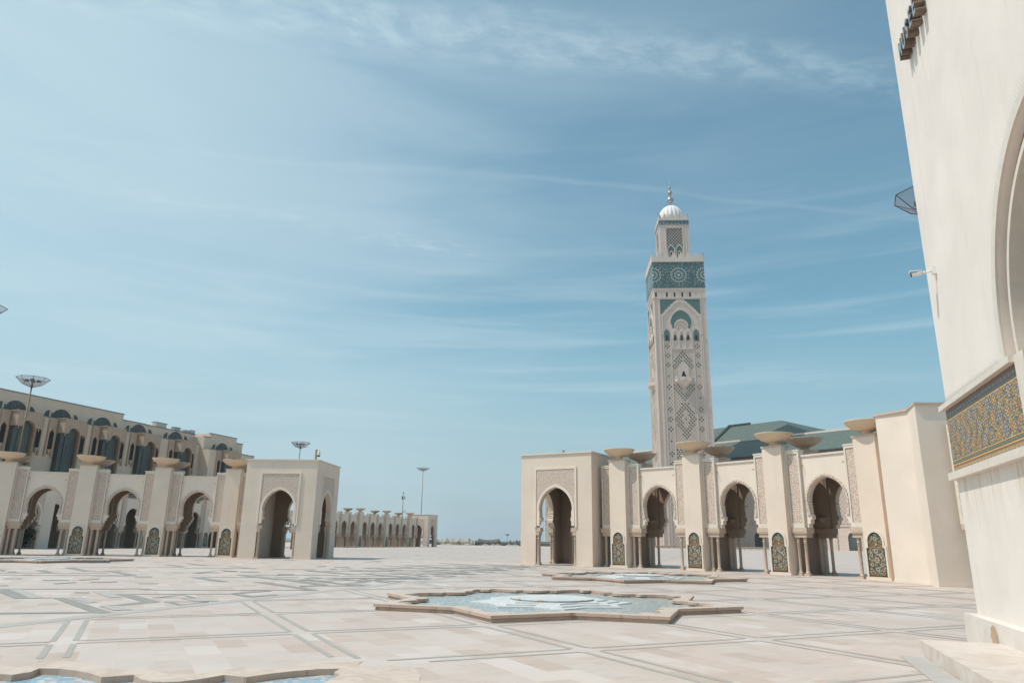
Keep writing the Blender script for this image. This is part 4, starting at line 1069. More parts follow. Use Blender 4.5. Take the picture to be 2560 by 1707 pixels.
    ST = [(-9.55, 99.0), (-9.55, 108.9), (-8.6, 109.2), (-8.6, 109.8), (-7.6, 110.3), (-7.6, 111.0), (-6.2, 111.8), (-6.2, 112.4), (-4.8, 113.2), (-4.8, 113.8), (-3.4, 114.6), (-3.4, 115.2), (-1.6, 116.0), (0, 116.3)]
    ST = ST + [(-x, z) for x, z in ST[-2::-1]]
    IN = [(x * .90, z - (1.3 if z > 100 else 0)) for x, z in ST]; IN2 = [(x * .86, z - (1.9 if z > 100 else 0)) for x, z in ST]; IN3 = [(x * .82, z - (2.3 if z > 100 else 0)) for x, z in ST]
    mb.strip([(x + 12.6, z) for x, z in IN], [(x + 12.6, z) for x, z in ST], -.26, 0)
    mb.strip([(x + 12.6, z) for x, z in IN3], [(x + 12.6, z) for x, z in IN2], -.16, 0)
    mb.strip([(x + 12.6, z) for x, z in arc_pts(4.85, 104.6, 110.9, 24, 8, .35)], [(x + 12.6, z) for x, z in arc_pts(5.3, 104.7, 111.5, 24, 8, .3)], -.24, 0)
    mb.strip([(x + 12.6, z) for x, z in arc_pts(2.7, 102.6, 105.4, 20, 7, .2)], [(x + 12.6, z) for x, z in arc_pts(3.4, 102.8, 106.5, 20)], -.40, 0)
    mb.strip([(x + 12.6, z) for x, z in arc_pts(1.5, 102.0, 103.8, 20, 5, .2)], [(x + 12.6, z) for x, z in arc_pts(2.0, 102.0, 104.5, 20)], -.40, 0)
    for x in (2.75, 21.9): mb.box(x, x + .8, -.6, 0, 98.6, 99.3)
    bd(mb, 'arch_relief', 'mina')
    # loophole storey with zigzag trim
    mb = MB()
    for x in (1.1, 6.4, 10.15, 13.85, 17.6): mb.box(x - .42, x + .42, -.05, 0, 117.9, 120.2)
    bd(mb, 'loophole', 'slot')
    mb = MB()
    n = 18
    for k in range(n): 
        x = 25 * (k + .5) / n; mb.prism([(x - .65, 121.9), (x, 120.7), (x + .65, 121.9)], -.25, 0)
    for x in (3.7, 8.3, 12.0, 15.7, 20.0, 22.4): mb.box(x - .12, x + .12, -.16, 0, 117.6, 120.8)
    bd(mb, 'zigzag_trim', 'mina_trim')
def lantern_decor(loc, rz):
    def bd(mb, n, m): return build(mb, n, m, ln_, loc, rz)
    mb = MB(); mb.box(3.4, 11.3, -.05, 0, 147.2, 156.6); bd(mb, 'lattice_panel', 'lattice_dark')
    mb = MB()
    for x in (2.5, 11.3): mb.box(x, x + .5, -.25, 0, 138, 157.4)
    mb.box(2.5, 11.8, -.25, 0, 156.9, 157.4); mb.box(13.0, 13.3, -.15, 0, 138, 157.4)
    for c in (5.3, 9.4):
        mb.strip([(x + c, z) for x, z in [(-1.5, 140)] + arc_pts(1.5, 144.4, 147.0, 12, 5, .15) + [(1.5, 140)]], [(x + c, z) for x, z in [(-1.9, 140)] + arc_pts(1.9, 144.6, 147.7, 12) + [(1.9, 140)]], -.25, 0)
        mb.strip([(x + c, z) for x, z in [(-.55, 138)] + arc_pts(.55, 142.8, 143.8, 8) + [(.55, 138)]], [(x + c, z) for x, z in [(-.85, 138)] + arc_pts(.85, 143.0, 144.3, 8) + [(.85, 138)]], -.22, 0)
    bd(mb, 'arch_relief', 'mina_trim')
    mb = MB(); mb.box(3.4, 11.3, -.04, 0, 140, 147.2); bd(mb, 'glazed_field', 'mina_green')
    mb = MB()
    for c in (5.3, 9.4): mb.prism([(x + c, z) for x, z in [(-.55, 138)] + arc_pts(.55, 142.8, 143.8, 8) + [(.55, 138)]], -.08, 0)
    bd(mb, 'window', 'slot')
face_decor((0, 0, 0), 0); face_decor((0, 25, 0), -PI / 2)
lantern_decor((lo, lo, 0), 0); lantern_decor((lo, lo + lw, 0), -PI / 2)

# ================================================================== prayer hall with green roofs, turned 45 degrees behind the minaret
KH = 1.135        # the hall stands well behind the minaret, whose shadow falls on its roofs
HO = Vector((63.87 * KH, 369.56 * KH, 0)); HE = Vector((.63979, -.76855, 0)); ha = math.atan2(HE.y, HE.x)
hall = thing('prayer_hall', 'vast prayer hall with stepped green tiled roofs behind the minaret', 'mosque', HO, ha)
# local x along the eaves towards the right, y away from the camera
mb = MB()
mb.hexa([(-3, -15, 37.3), (150, -15, 37.3), (150, 0, 37.3), (-3, 0, 37.3), (-3, -15, 37.6), (150, -15, 37.6), (150, 0, 46.3), (-3, 0, 46.3)])
mb.hexa([(12, 5, 47.5), (90, 5, 47.5), (90, 150, 47.5), (12, 150, 47.5), (20, 20, 57.0), (71, 20, 57.0), (71, 130, 57.0), (20, 130, 57.0)])
build(mb, 'roof', 'roof', hall)
mb = MB(); mb.box(-3, 150, -.4, .4, 46.2, 47.0); build(mb, 'roof_coping', 'white_trim', hall)
mb = MB(); mb.box(12, 90.5, 3.9, 5.2, 46.3, 47.7); mb.hexa([(43, 5, 47.4), (44.4, 5, 47.4), (44.4, 20, 57), (43, 20, 57), (43, 5, 48.3), (44.4, 5, 48.3), (44.4, 20, 58), (43, 20, 58)]); mb.box(43, 55, 19.5, 20.5, 57, 57.8); build(mb, 'roof_edge', 'roof_dark', hall)
mb = MB(); mb.box(-3, 150, -12.5, 60, 0, 36.6); mb.box(-3, 150, .4, 60, 36.6, 46.4); build(mb, 'wall', 'mina', hall)
mb = MB(); mb.box(-3, 150, -14.8, -12.5, 36.6, 37.28); build(mb, 'eaves', 'metal_dark', hall)
for k in range(11):
    x = 10 + k * 13
    mb = MB(); mb.prism([(a + x, z) for a, z in [(-1.9, 0)] + arc_pts(1.9, 4.4, 6.8, 12) + [(1.9, 0)]], -12.56, -12.5)
    d = build(mb, 'door', 'glass_dark', hall)
    mb = MB(); mb.strip([(a + x, z) for a, z in [(-1.9, 0)] + arc_pts(1.9, 4.4, 6.8, 12) + [(1.9, 0)]], [(a + x, z) for a, z in [(-2.6, 0)] + arc_pts(2.6, 4.6, 7.8, 12) + [(2.6, 0)]], -12.9, -12.5)
    mb.box(x - 6.6, x - 6.0, -13.0, -12.5, 0, 30); mb.box(x - 5, x + 5, -12.8, -12.5, 8.6, 9.2); build(mb, 'door_arch', 'mina_trim', d)
    mb = MB(); mb.box(x - 4.8, x + 4.8, -12.62, -12.5, 9.4, 26); build(mb, 'lattice_panel', 'lattice', hall)
for c_ in hall.children_recursive: c_.data.transform(Matrix.Scale(KH, 4))
# pale pavilion seen through the sunlit gatehouse
t = thing('pavilion', 'slim white distant pavilion glimpsed through the sunlit gatehouse arch', 'building', (15.9, 331, 0), R_(-2))
mb = MB(); mb.box(0, 12, 0, 12, 0, 34); build(mb, 'wall', 'pav', t)
mb = MB()
for x, z in ((1.6, 13), (1.6, 22)): mb.prism([(x + a, b) for a, b in [(-.5, z)] + arc_pts(.5, z + 4, z + 5, 6) + [(.5, z)]], -.05, 0)
build(mb, 'window', 'mina_green', t)
mb = MB(); mb.box(-.3, 12.3, -.3, 12.3, 11.0, 11.7); mb.box(3.0, 3.8, -.6, 0, 0, 34); build(mb, 'cornice', 'mina_white', t)

# ================================================================== eight pointed fountains
def star(R, ph, r2=.765): return [((R if k % 2 == 0 else R * r2) * math.cos(ph + k * PI / 8), (R if k % 2 == 0 else R * r2) * math.sin(ph + k * PI / 8)) for k in range(16)]
HALF = [(0, 4.40), (2.2, 4.45), (4.4, 4.62), (6.5, 4.93), (10.5, 4.82), (12.5, 5.10), (15.0, 5.38), (17.5, 5.60), (20.0, 5.72), (20.6, 5.45), (22.5, 5.30)]
def basin(scale, ph, cut=False):
    P = []
    for k in range(8):
        mid = ph + PI / 8 + k * PI / 4
        seq = [(-a, r) for a, r in HALF[::-1]] + HALF[1:-1]
        for a, r in seq:
            an_ = math.degrees(mid) + a
            if cut and 20 < an_ % 360 < 70.5: r *= .80
            P.append((r * scale * math.cos(mid + R_(a)), r * scale * math.sin(mid + R_(a))))
    return P
PH = R_(27)
def ringmesh(outer, inner, z0, z1, rim='rim'):
    """flat ring between two star outlines, with vertical sides"""
    bm = bmesh.new()
    def loop(P, z): 
        vs = [bm.verts.new((x, y, z)) for x, y in P]
        return vs, [bm.edges.new((vs[i], vs[(i + 1) % len(vs)])) for i in range(len(vs))]
    ov, oe = loop(outer, z1); iv, ie = loop(inner, z1)
    bmesh.ops.triangle_fill(bm, use_beauty=True, use_dissolve=False, edges=oe + ie)
    for f in bm.faces: f.material_index = 0
    for top, P in ((ov, outer), (iv, inner)):
        bot = [bm.verts.new((x, y, z0)) for x, y in P]
        for i in range(len(P)):
            j = (i + 1) % len(P)
            f = bm.faces.new((top[i], top[j], bot[j], bot[i])); f.material_index = 1
    bmesh.ops.recalc_face_normals(bm, faces=bm.faces)
    me = bpy.data.meshes.new('rim'); bm.to_mesh(me); bm.free()
    me.materials.append(M['rim']); me.materials.append(M['rim_side'])
    return me
def fountain(name, label, c, raised=True, dry=True):
    t = thing(name, label, 'fountain', (c[0], c[1], 0), 0, 'star fountains in the plaza')
    if raised:
        put(ringmesh(star(5.16, PH), basin(.78, PH), .085, .155), 'rim', t)
        put(ringmesh(star(5.10, PH), star(4.6, PH), .0, .075), 'base_course', t)
        zf = .055
        P = None
        mb = MB(); mb.prism(star(4.55, PH), .012, zf, 0, 'z'); build(mb, 'pool_floor', 'pool_dry' if dry else 'pool', t)
    else:
        zf = -.075
        mb = MB(); mb.prism(basin(1.03, PH, True), zf - .1, zf, 0, 'z'); build(mb, 'pool_floor', 'pool', t)
        put(ringmesh(basin(1.12, PH), basin(1.0, PH, True), -.15, .0055), 'rim', t)
    for R, z, nm in ((2.3, .03, 'cascade_tier'), (1.95, .065, 'cascade_tier'), (1.6, .10, 'cascade_tier')):
        mb = MB(); mb.prism(star(R, PH + PI / 8, .80), zf, zf + z, 0, 'z'); build(mb, nm, 'tier', t)
    mb = MB()
    mb.lathe([(1.15, zf + .10), (1.2, zf + .14), (1.05, zf + .145), (.8, zf + .12), (.2, zf + .11)], 0, 0, 16, 0, False); b = build(mb, 'centre_bowl', 'tier', t)
    mb = MB()
    for a in (-2.5, -1.9, -.8):
        x, y = 1.21 * math.cos(a), 1.21 * math.sin(a); dx, dy = .07 * -math.sin(a), .07 * math.cos(a)
        mb.add([(x - dx, y - dy, zf + .105), (x + dx, y + dy, zf + .105), (x * .93 + dx, y * .93 + dy, zf + .148), (x * .93 - dx, y * .93 - dy, zf + .148)], [(0, 1, 2, 3)])
    build(mb, 'rust_stain', 'rust', b)
    return t
F1 = Vector((1.22, 21.4, 0)); SPC = 17.2
fountain('star_fountain', 'star fountain with white cascade in the middle of the plaza', F1)
fountain('star_fountain', 'farther star fountain in front of the sunlit arcade', F1 + DV * SPC)
fountain('star_fountain', 'flat distant star fountain near the foot of the shaded left arcade', (-31.0, 50.6, 0))
F4 = (-3.80, 5.08)
fountain('sunken_fountain', 'sunken blue tiled fountain basin at the bottom left edge', F4, False, False)

# ================================================================== lamps
def lamp(label, x, y, H, r=1.55, rot=.2, tilt=(0, 0), detail=True):
    t = thing('plaza_lamp', label, 'lamp', (x, y, 0), rot, 'tall plaza lamps with glass bowls')
    hx, hy = tilt[0], tilt[1]
    mb = MB(); mb.tube((0, 0, 0), (hx, hy, H), .13, 10, 0, .06); build(mb, 'pole', 'brass_pole', t)
    n = 8; fr = MB(); gl = MB()
    def P(rr, z, k): a = 2 * PI * (k + .5) / n; return (hx + rr * math.cos(a), hy + rr * math.sin(a), z)
    lv = [(r * .16, H + .0), (r * .58, H + .22), (r, H + .86)]
    w = .026 if detail else .05
    for k in range(n):
        for i in (0, 1): fr.tube(P(lv[i][0], lv[i][1], k), P(lv[i + 1][0], lv[i + 1][1], k), w * .8, 5)
        for i in (0, 2): fr.tube(P(lv[i][0], lv[i][1], k), P(lv[i][0], lv[i][1], k + 1), w * .8, 5)
        for i in (0, 1): gl.add([P(lv[i][0], lv[i][1], k), P(lv[i][0], lv[i][1], k + 1), P(lv[i + 1][0], lv[i + 1][1], k + 1), P(lv[i + 1][0], lv[i + 1][1], k)], [(0, 1, 2, 3)])
        if k % 2 == 0: fr.tube((hx, hy, H), P(r * .3, H + .5, k), w * .8, 5)
    f = build(fr, 'bowl_frame', 'metal_dark', t); build(gl, 'glass_petals', 'lampglass', f)
    mb = MB()
    for k in range(4):
        a = PI / 2 * k + .3; cx, cy = hx + r * .34 * math.cos(a), hy + r * .34 * math.sin(a)
        mb.box(cx - .16, cx + .16, cy - .12, cy + .12, H + .50, H + .72)
    mb.tube((hx, hy, H - .15), (hx, hy, H + .45), .10, 8)
    build(mb, 'floodlights', 'metal_dark', t)
    return t
M['brass_pole'] = plain('oxidised_pole', (0.22, 0.15, 0.075), 0.5, 0.3)
lamp('tall plaza lamp rising from behind the left arcade bowls', -47.76, 70.16, 15.85, 1.48)
lamp('plaza lamp rising above the roof of the shaded left gatehouse', -34.3, 117.5, 15.9, 1.6)
lamp('lone plaza lamp above the distant gatehouse roof', -26.0, 217.0, 21.6, 2.1)
lamp('glass lamp bowl half hidden behind the museum wall', 18.75, 29.3, 16.15, 1.5, .35)
lamp('tip of a glass lamp bowl cut by the left edge', -36.45, 46.9, 15.9, 1.5, .1)
lamp('tiny far lamp standing behind the canvas tents', -1.2, 480.0, 5.3, 1.6, 0, (0, 0), False)
# communications mast by the far gatehouse
t = thing('mast', 'slender lattice mast with clustered top behind the distant arcade', 'mast', (-29.8, 205, 0), .3)
mb = MB(); mb.tube((0, 0, 0), (0, 0, 14.0), .16, 8, 0, .10); build(mb, 'pole', 'mast', t)
mb = MB()
for a in range(3):
    x, y = .45 * math.cos(a * 2.1), .45 * math.sin(a * 2.1); mb.box(x - .09, x + .09, y - .09, y + .09, 12.6, 13.5); mb.tube((0, 0, 12.9), (x, y, 12.9), .05, 5)
mb.tube((0, 0, 14), (0, 0, 14.7), .09, 6); mb.tube((0, 0, 9.1), (.7, 0, 9.3), .06, 5); mb.box(.6, .8, -.1, .1, 9.2, 9.6)
build(mb, 'antenna', 'metal_dark', t)

# ================================================================== canvas tents, parasols and barriers by the sea
def tent(label, x0, x1, y, tops, zlow, mat, depth=12.0):
    """tops: list of (x, z) peaks; cloth sags between them"""
    t = thing('marquee_tent', label, 'tent', ((x0 + x1) / 2, y, 0)); c = (x0 + x1) / 2
    n = 90; mb = MB()
    def top(x):
        for (a, za), (b, zb) in zip(tops, tops[1:]):
            if a <= x <= b:
                f = (x - a) / max(1e-6, b - a); sag = (.55 if abs(za - zb) < 1.2 and b - a > 1 else 0) * (4 * f * (1 - f)); return za + (zb - za) * f - (sag if za != zb or (b - a) < 9 else .06 * math.sin(f * 40))
        return tops[-1][1]
    xs = [x0 + (x1 - x0) * i / n for i in range(n + 1)]
    vs = []
    for x in xs:
        h = top(x); fl = .08 * math.sin(x * 5.1) + .05 * math.sin(x * 11)
        vs += [(x - c, fl, 0), (x - c, .15 + fl * .6, h * .55), (x - c, 2.4, h), (x - c, depth - 2.4, h), (x - c, depth, h * .55), (x - c, depth, 0)]
    fs = []
    for i in range(n):
        for k in range(5): fs.append((i * 6 + k, (i + 1) * 6 + k, (i + 1) * 6 + k + 1, i * 6 + k + 1))
    fs += [tuple(range(5, -1, -1)), tuple(n * 6 + k for k in range(6))]
    mb.add(vs, fs); build(mb, 'canopy', mat, t)
    mb = MB()
    for x, z in tops[1:-1:2]: mb.tube((x - c, -.5, 0), (x - c, -.05, z * .5), .05, 5)
    for x in (x0 + 5, x0 + 9): mb.box(x - c, x - c + .5, -.12, .03, 1.2, 1.6)
    build(mb, 'pole', 'metal_dark', t)
TY = 300.0
def txp(px): return (px - 1272.5 + .0) * TY / 1792 * 1.035
tent('beige striped canvas tent with scalloped sagging roof', txp(1101), txp(1193), TY, [(txp(1101), 1.9), (txp(1103), 2.1), (txp(1113), 2.2), (txp(1125), 2.75), (txp(1138), 2.5), (txp(1155), 2.8), (txp(1178), 2.75), (txp(1186), 1.9), (txp(1193), 1.9)], 1.4, 'tent_beige')
tent('long dark olive canvas tent right of the beige one', txp(1193.5), txp(1262), TY + 3, [(txp(1193.5), 1.9), (txp(1200), 2.7), (txp(1248), 2.75), (txp(1258), 1.6), (txp(1262), 1.5)], 1.4, 'tent_olive')
tent('low olive canvas tent reaching behind the sunlit gatehouse', txp(1262.5), txp(1400), TY + 4, [(txp(1262.5), 1.5), (txp(1267), 1.7), (txp(1275), 2.4), (txp(1283), 2.0), (txp(1290), 2.55), (txp(1297), 2.3), (txp(1310), 2.5), (txp(1400), 2.3)], 1.4, 'tent_olive')
t = thing('kiosk', 'small kiosk with flat white awning between far gatehouse and tents', 'kiosk', (txp(1093), TY - 2, 0))
mb = MB(); mb.box(-2.0, 2.2, 0, 3, 2.45, 2.6); build(mb, 'awning', 'white_paint', t)
mb = MB(); mb.box(-1.6, 1.5, .5, 2.5, 0, 1.5); mb.box(-.9, .1, .5, 1.5, 1.5, 2.0); build(mb, 'counter', 'olive_box', t)
mb = MB()
for x in (-1.9, 2.0):
    mb.tube((x, .1, 0), (x, .1, 2.45), .05, 5)
build(mb, 'post', 'metal_dark', t)
# parasols and barriers in front of the tents
rnd = random.Random(4)
for i, px in enumerate((1098, 1124, 1137, 1178, 1219, 1237, 1247, 1273, 1288)):
    side = ['leftmost of all, beside the kiosk', 'second from the left, before the beige tent', 'third from the left, before the beige tent', 'at the right end of the beige tent', 'at the left end of the olive tent', 'fifth from the right, before the olive tent', 'at the right end of the olive tent roof', 'below the dip after the olive tent', 'rightmost, close to the sunlit gatehouse'][i]
    t = thing('heap', 'tiny white sandbag heap ' + side, 'sandbags', (txp(px), TY - 6, 0), 0, 'white sandbag heaps in front of the tents')
    mb = MB()
    for k in range(4):
        mb.lathe([(.04, 0), (.42, .05), (.46, .18), (.34, .32), (.04, .36)], -0.9 + k * .6, rnd.uniform(-.2, .2), 8)
    mb.lathe([(.04, .3), (.4, .34), (.42, .46), (.3, .6), (.04, .64)], -.1, 0, 8)
    build(mb, 'sandbag', 'sandbag', t)
for i, (a, b) in enumerate(((1146, 1162), (1192, 1211), (1243, 1262))):
    t = thing('barrier', ['thin crowd barrier before the middle of the beige tent', 'thin crowd barrier at the joint of the beige and olive tents', 'thin crowd barrier before the right end of the olive tent'][i], 'barrier', (txp(a), TY - 8, 0), 0, 'crowd barriers by the tents')
    L = txp(b) - txp(a); mb = MB()
    for x in (0, L / 2, L): mb.tube((x, 0, 0), (x, 0, 1.25), .05, 5)
    for z in (.9, 1.2): mb.tube((0, 0, z), (L, 0, z), .035, 5)
    build(mb, 'rail', 'metal_dark', t)
# green rope barrier in front of the prayer hall
t = thing('barrier', 'long low green barrier before the prayer hall seen through the sunlit arches', 'barrier', (46, 262, 0), R_(-38))
mb = MB()
for k in range(26):
    mb.tube((k * 2.2, 0, 0), (k * 2.2, 0, 1.0), .045, 5)
    if k < 25:
        mb.tube((k * 2.2, 0, .95), (k * 2.2 + 1.1, 0, .72), .025, 4); mb.tube((k * 2.2 + 1.1, 0, .72), (k * 2.2 + 2.2, 0, .95), .025, 4)
        mb.tube((k * 2.2, 0, .25), (k * 2.2 + 2.2, 0, .25), .025, 4)
build(mb, 'rail', 'fence_green', t)

# ================================================================== shrubs in the court behind the inner arcade
def shrub(label, u, w, h, r, seed):
    t = thing('shrub', label, 'shrub', UW(u, w)); rn = random.Random(seed)
    mb = MB()
    for k in range(3):
        a = k * 2.1; mb.tube((0, 0, 0), (r * .4 * math.cos(a), r * .4 * math.sin(a), h * .7), .09, 6, 0, .03)
    build(mb, 'trunk', 'bark', t)
    mb = MB()
    cl = [(rn.uniform(-r, r), rn.uniform(-r, r), rn.uniform(.25, .95) * h) for _ in range(16)]
    for _ in range(1100):
        c = rn.choice(cl); q = rn.gauss(0, 1) * .28 * r
        p = Vector((c[0] + rn.gauss(0, .3) * r, c[1] + rn.gauss(0, .3) * r, max(.15, c[2] + rn.gauss(0, .12) * h)))
        d = Vector((rn.uniform(-1, 1), rn.uniform(-1, 1), rn.uniform(-.6, 1))).normalized(); e = d.orthogonal().normalized(); L = rn.uniform(.16, .34)
        mb.add([p, p + d * L * .5 + e * .06, p + d * L, p + d * L * .5 - e * .06], [(0, 1, 2, 3)])
    build(mb, 'foliage', 'leaf', t)
shrub('dark shrub seen through the middle arch of the shaded arcade', 82.0, 91.6, 4.8, 1.2, 1)
shrub('tall dark shrub seen through the right arch of the shaded arcade', 95.0, 91.6, 4.2, 1.1, 2)
shrub('low dark green shrub seen through the leftmost shaded arch', 73.5, 91.8, 2.4, 1.2, 3)

# ================================================================== ground
def ground():
    bm = bmesh.new()
    out = [(-420, -60), (420, -60), (700, 430), (-700, 430)]
    hole = [(x + F4[0], y + F4[1]) for x, y in basin(1.01, PH, True)]
    es = []
    for P in (out, hole):
        vs = [bm.verts.new((x, y, 0)) for x, y in P]; es += [bm.edges.new((vs[i], vs[(i + 1) % len(vs)])) for i in range(len(vs))]
    bmesh.ops.triangle_fill(bm, use_beauty=True, use_dissolve=False, edges=es)
    bmesh.ops.recalc_face_normals(bm, faces=bm.faces)
    for f in bm.faces:
        if f.normal.z < 0: f.normal_flip()
    me = bpy.data.meshes.new('ground'); bm.to_mesh(me); bm.free(); me.materials.append(M['ground'])
    return struct(put(me, 'ground'))
ground()
mb = MB(); mb.add([(-26000, 425, -4), (26000, 425, -4), (26000, 30000, -4), (-26000, 30000, -4)], [(0, 1, 2, 3)]); struct(build(mb, 'sea', 'sea'))
mb = MB(); mb.box(-700, 700, 428, 430, -6, .0); mb.box(-150, 150, 322, 324, 0, .9); struct(build(mb, 'sea_wall', 'rim_side'))

mb = MB()
def flat(poly, z, mi):
    ar = sum(poly[i][0] * poly[(i + 1) % len(poly)][1] - poly[(i + 1) % len(poly)][0] * poly[i][1] for i in range(len(poly)))
    if ar < 0: poly = poly[::-1]
    mb.add([(x, y, z) for x, y in poly], [tuple(range(len(poly)))], mi)
# two families of paired lines at 45 degrees to the buildings
ea = Vector((math.cos(R_(26.8)), math.sin(R_(26.8)), 0)); eb = Vector((-ea.y, ea.x, 0)); N0 = Vector((-.44, 16.15, 0)); G = 3.84
WB0, WB1 = 13.62, 14.12      # pale band bordering the patterned carpet on the left
def clip(p, q):
    """part of the segment with w < WB0 and inside the plaza"""
    pts = []
    n = 400
    for i in range(n + 1):
        a = p + (q - p) * (i / n); w = a.dot(NL)
        ok = w < WB0 and w > -15 and (a - Vector((F4[0], F4[1], 0))).length > 6.6 and (a - Vector((CX, CY, 0))).length < 49.5 and a.y > -3
        pts.append((a, ok))
    runs = []; cur = None
    for a, ok in pts:
        if ok and cur is None: cur = a
        if not ok and cur is not None: runs.append((cur, last)); cur = None
        last = a
    if cur is not None: runs.append((cur, last))
    return runs
for fam, (e, f) in enumerate(((ea, eb), (eb, ea))):
    for k in range(-8, 14):
        for off in (-.165, .165):
            o = N0 + f * (G * k + off)
            for a, b in clip(o - e * 46, o + e * 60):
                # the crossing squares stay plain, as in the real paving
                L = (b - a).length; t0 = 0
                ka = (a - N0).dot(e) / G; segs = []
                i0 = math.ceil(ka - .01); pos_ = 0.0
                cuts = [((i - ka) * G) for i in range(i0, i0 + int(L / G) + 2)]
                for c in cuts + [L + 1]:
                    s0, s1 = pos_, min(c - .165 - .04, L)
                    if s1 - s0 > .1: segs.append((s0, s1))
                    pos_ = c + .165 + .04
                    if pos_ > L: break
                for s0, s1 in segs:
                    w = .048
                    p, q = a + e * s0, a + e * s1
                    flat([tuple((p - f * w)[:2]), tuple((q - f * w)[:2]), tuple((q + f * w)[:2]), tuple((p + f * w)[:2])], .004, 2)
def band(u0, u1, w0, w1, z, mi):
    flat([tuple(UW(u, w)[:2]) for u, w in ((u0, w0), (u1, w0), (u1, w1), (u0, w1))], z, mi)
band(-4, 64, WB0, WB1, .004, 1)
band(-4, 13.9, -2.47, -2.12, .008, 1)
ZQ = .0055
for P in DARK: ZQ += .00005; flat(P, ZQ, 0)
for P in LIGHT: ZQ += .00005; flat(P, ZQ, 1)
# the carpet pattern goes on deeper into the plaza
rn = random.Random(9)
base = [(P, 0) for P in DARK[:18]] + [(P, 1) for P in LIGHT]
for k in (2, 3, 4, 5, 6):
    for P, mi in base:
        sh = DV * (5.86 * k)
        Q = [(x + sh.x, y + sh.y) for x, y in P]
        if all((Vector((x, y, 0)) - Vector((CX, CY, 0))).length < 48.5 for x, y in Q): ZQ += .00005; flat(Q, ZQ, mi)
for _ in range(90):
    u = rn.uniform(26, 160); w = rn.uniform(15 if u < 60 else 8, 40); L = rn.uniform(.8, 2.6)
    if (UW(u, w) - Vector((CX, CY, 0))).length > 47.5 and u < 72: continue
    a = rn.choice((R_(60), R_(120), R_(0))); d = Vector((math.cos(RZD + a), math.sin(RZD + a), 0)); e = Vector((-d.y, d.x, 0)) * rn.uniform(.12, .3); o = UW(u, w)
    flat([tuple((o)[:2]), tuple((o + d * L)[:2]), tuple((o + d * L + e)[:2]), tuple((o + e)[:2])], ZQ, 0); ZQ += .00005
for k in range(26):
    u = 62 + k * 6
    flat([tuple(UW(u, w)[:2]) for u, w in ((u, 8), (u + .35, 8), (u + 3.35, 70), (u + 3, 70))], ZQ, 1); ZQ += .00005
struct(build(mb, 'paving_inlay', ['inlay_dark', 'inlay_light', 'inlay_mid']))

# ================================================================== sea air between the plaza and the far things
hz = MB(); hz.box(-700, 700, -60, 640, -7, 260)
hm = bpy.data.materials.new('sea_haze'); ht = N(nt(hm))
pv = ht.n('ShaderNodeVolumePrincipled', i={'Color': c4((.86, .92, .96)), 'Density': .00022, 'Anisotropy': .3}); oo = ht.n('ShaderNodeOutputMaterial'); ht.t.links.new(pv.outputs[0], oo.inputs['Volume'])
M['haze'] = hm
o = build(hz, 'haze', 'haze'); o['kind'] = 'stuff'; o['label'] = 'thin pale sea haze over the plaza'
# ================================================================== light, sky, camera
AL, EL = R_(10.0), R_(59.0)
sd = Vector((-math.cos(AL) * math.cos(EL), -math.sin(AL) * math.cos(EL), math.sin(EL)))
sl = bpy.data.lights.new('sun', 'SUN'); sl.energy = 2.55; sl.angle = R_(.5); sl.color = (1.0, .925, .865)
so = bpy.data.objects.new('sun', sl); COL.objects.link(so); so.rotation_euler = sd.to_track_quat('Z', 'Y').to_euler()

W = bpy.data.worlds.new('World'); S.world = W; W.use_nodes = True
t = W.node_tree; t.nodes.clear(); s = N(t)
sky = s.n('ShaderNodeTexSky', sky_type='NISHITA', sun_disc=False, sun_elevation=EL, sun_rotation=math.atan2(sd.x, sd.y), altitude=20, air_density=1.0, dust_density=1.6, ozone_density=1.2)
g = s.n('ShaderNodeTexCoord').outputs['Generated']
d = s.n('ShaderNodeVectorMath', operation='NORMALIZE', i={0: g}).outputs[0]
sp = s.n('ShaderNodeSeparateXYZ', i={0: d}); dx, dy, dz = sp.outputs
zz = s.m('MAXIMUM', dz, 0.03)
px, py = s.m('DIVIDE', dx, zz), s.m('DIVIDE', dy, zz)
q = s.m('SUBTRACT', py, s.m('MULTIPLY', px, .155))           # across the cirrus streaks
flatv = s.n('ShaderNodeCombineXYZ', i={0: px, 1: q}).outputs[0]
wv = s.n('ShaderNodeTexNoise', i={'Vector': flatv, 'Scale': 1.6, 'Detail': 4}).outputs['Color']
wfl = s.n('ShaderNodeVectorMath', operation='MULTIPLY_ADD', i={0: wv, 1: (.25, .25, 0), 2: flatv}).outputs[0]
fine = s.noise(s.mapping(wfl, scale=(3.4, 7.5, 1)), 2.6, 8, .62)
medium = s.noise(s.mapping(wfl, scale=(.8, 3.0, 1)), 1.3, 6, .6)
streak = s.noise(s.mapping(wfl, scale=(.22, 2.2, 1)), 1.5, 7, .62)
def bandm(c, w, soft):
    return s.rng(s.m('ABSOLUTE', s.m('SUBTRACT', q2, c)), w, w + soft, 1, 0, True)
q2 = s.m('ADD', q, s.m('MULTIPLY', s.m('SUBTRACT', medium, .5), .16))
puff = s.noise(s.mapping(wfl, scale=(4.5, 6.0, 1)), 3.6, 8, .65)
tex = s.m('ADD', s.m('MULTIPLY', fine, .5), s.m('MULTIPLY', puff, .5))
b1 = s.m('MULTIPLY', bandm(1.255, .02, .11), s.rng(tex, .38, .66, .12, .85, True))
b1 = s.m('MULTIPLY', b1, s.rng(px, -.2, 1.1, .62, .26))
thin = s.m('MULTIPLY', bandm(1.86, .002, .03), s.rng(streak, .3, .6, .02, .13, True))
wisp = s.m('MULTIPLY', s.rng(s.m('ABSOLUTE', s.m('SUBTRACT', s.m('SUBTRACT', q2, s.m('MULTIPLY', px, .26)), 2.46)), .01, .12, 1, 0, True), s.rng(tex, .42, .68, .0, .5, True))
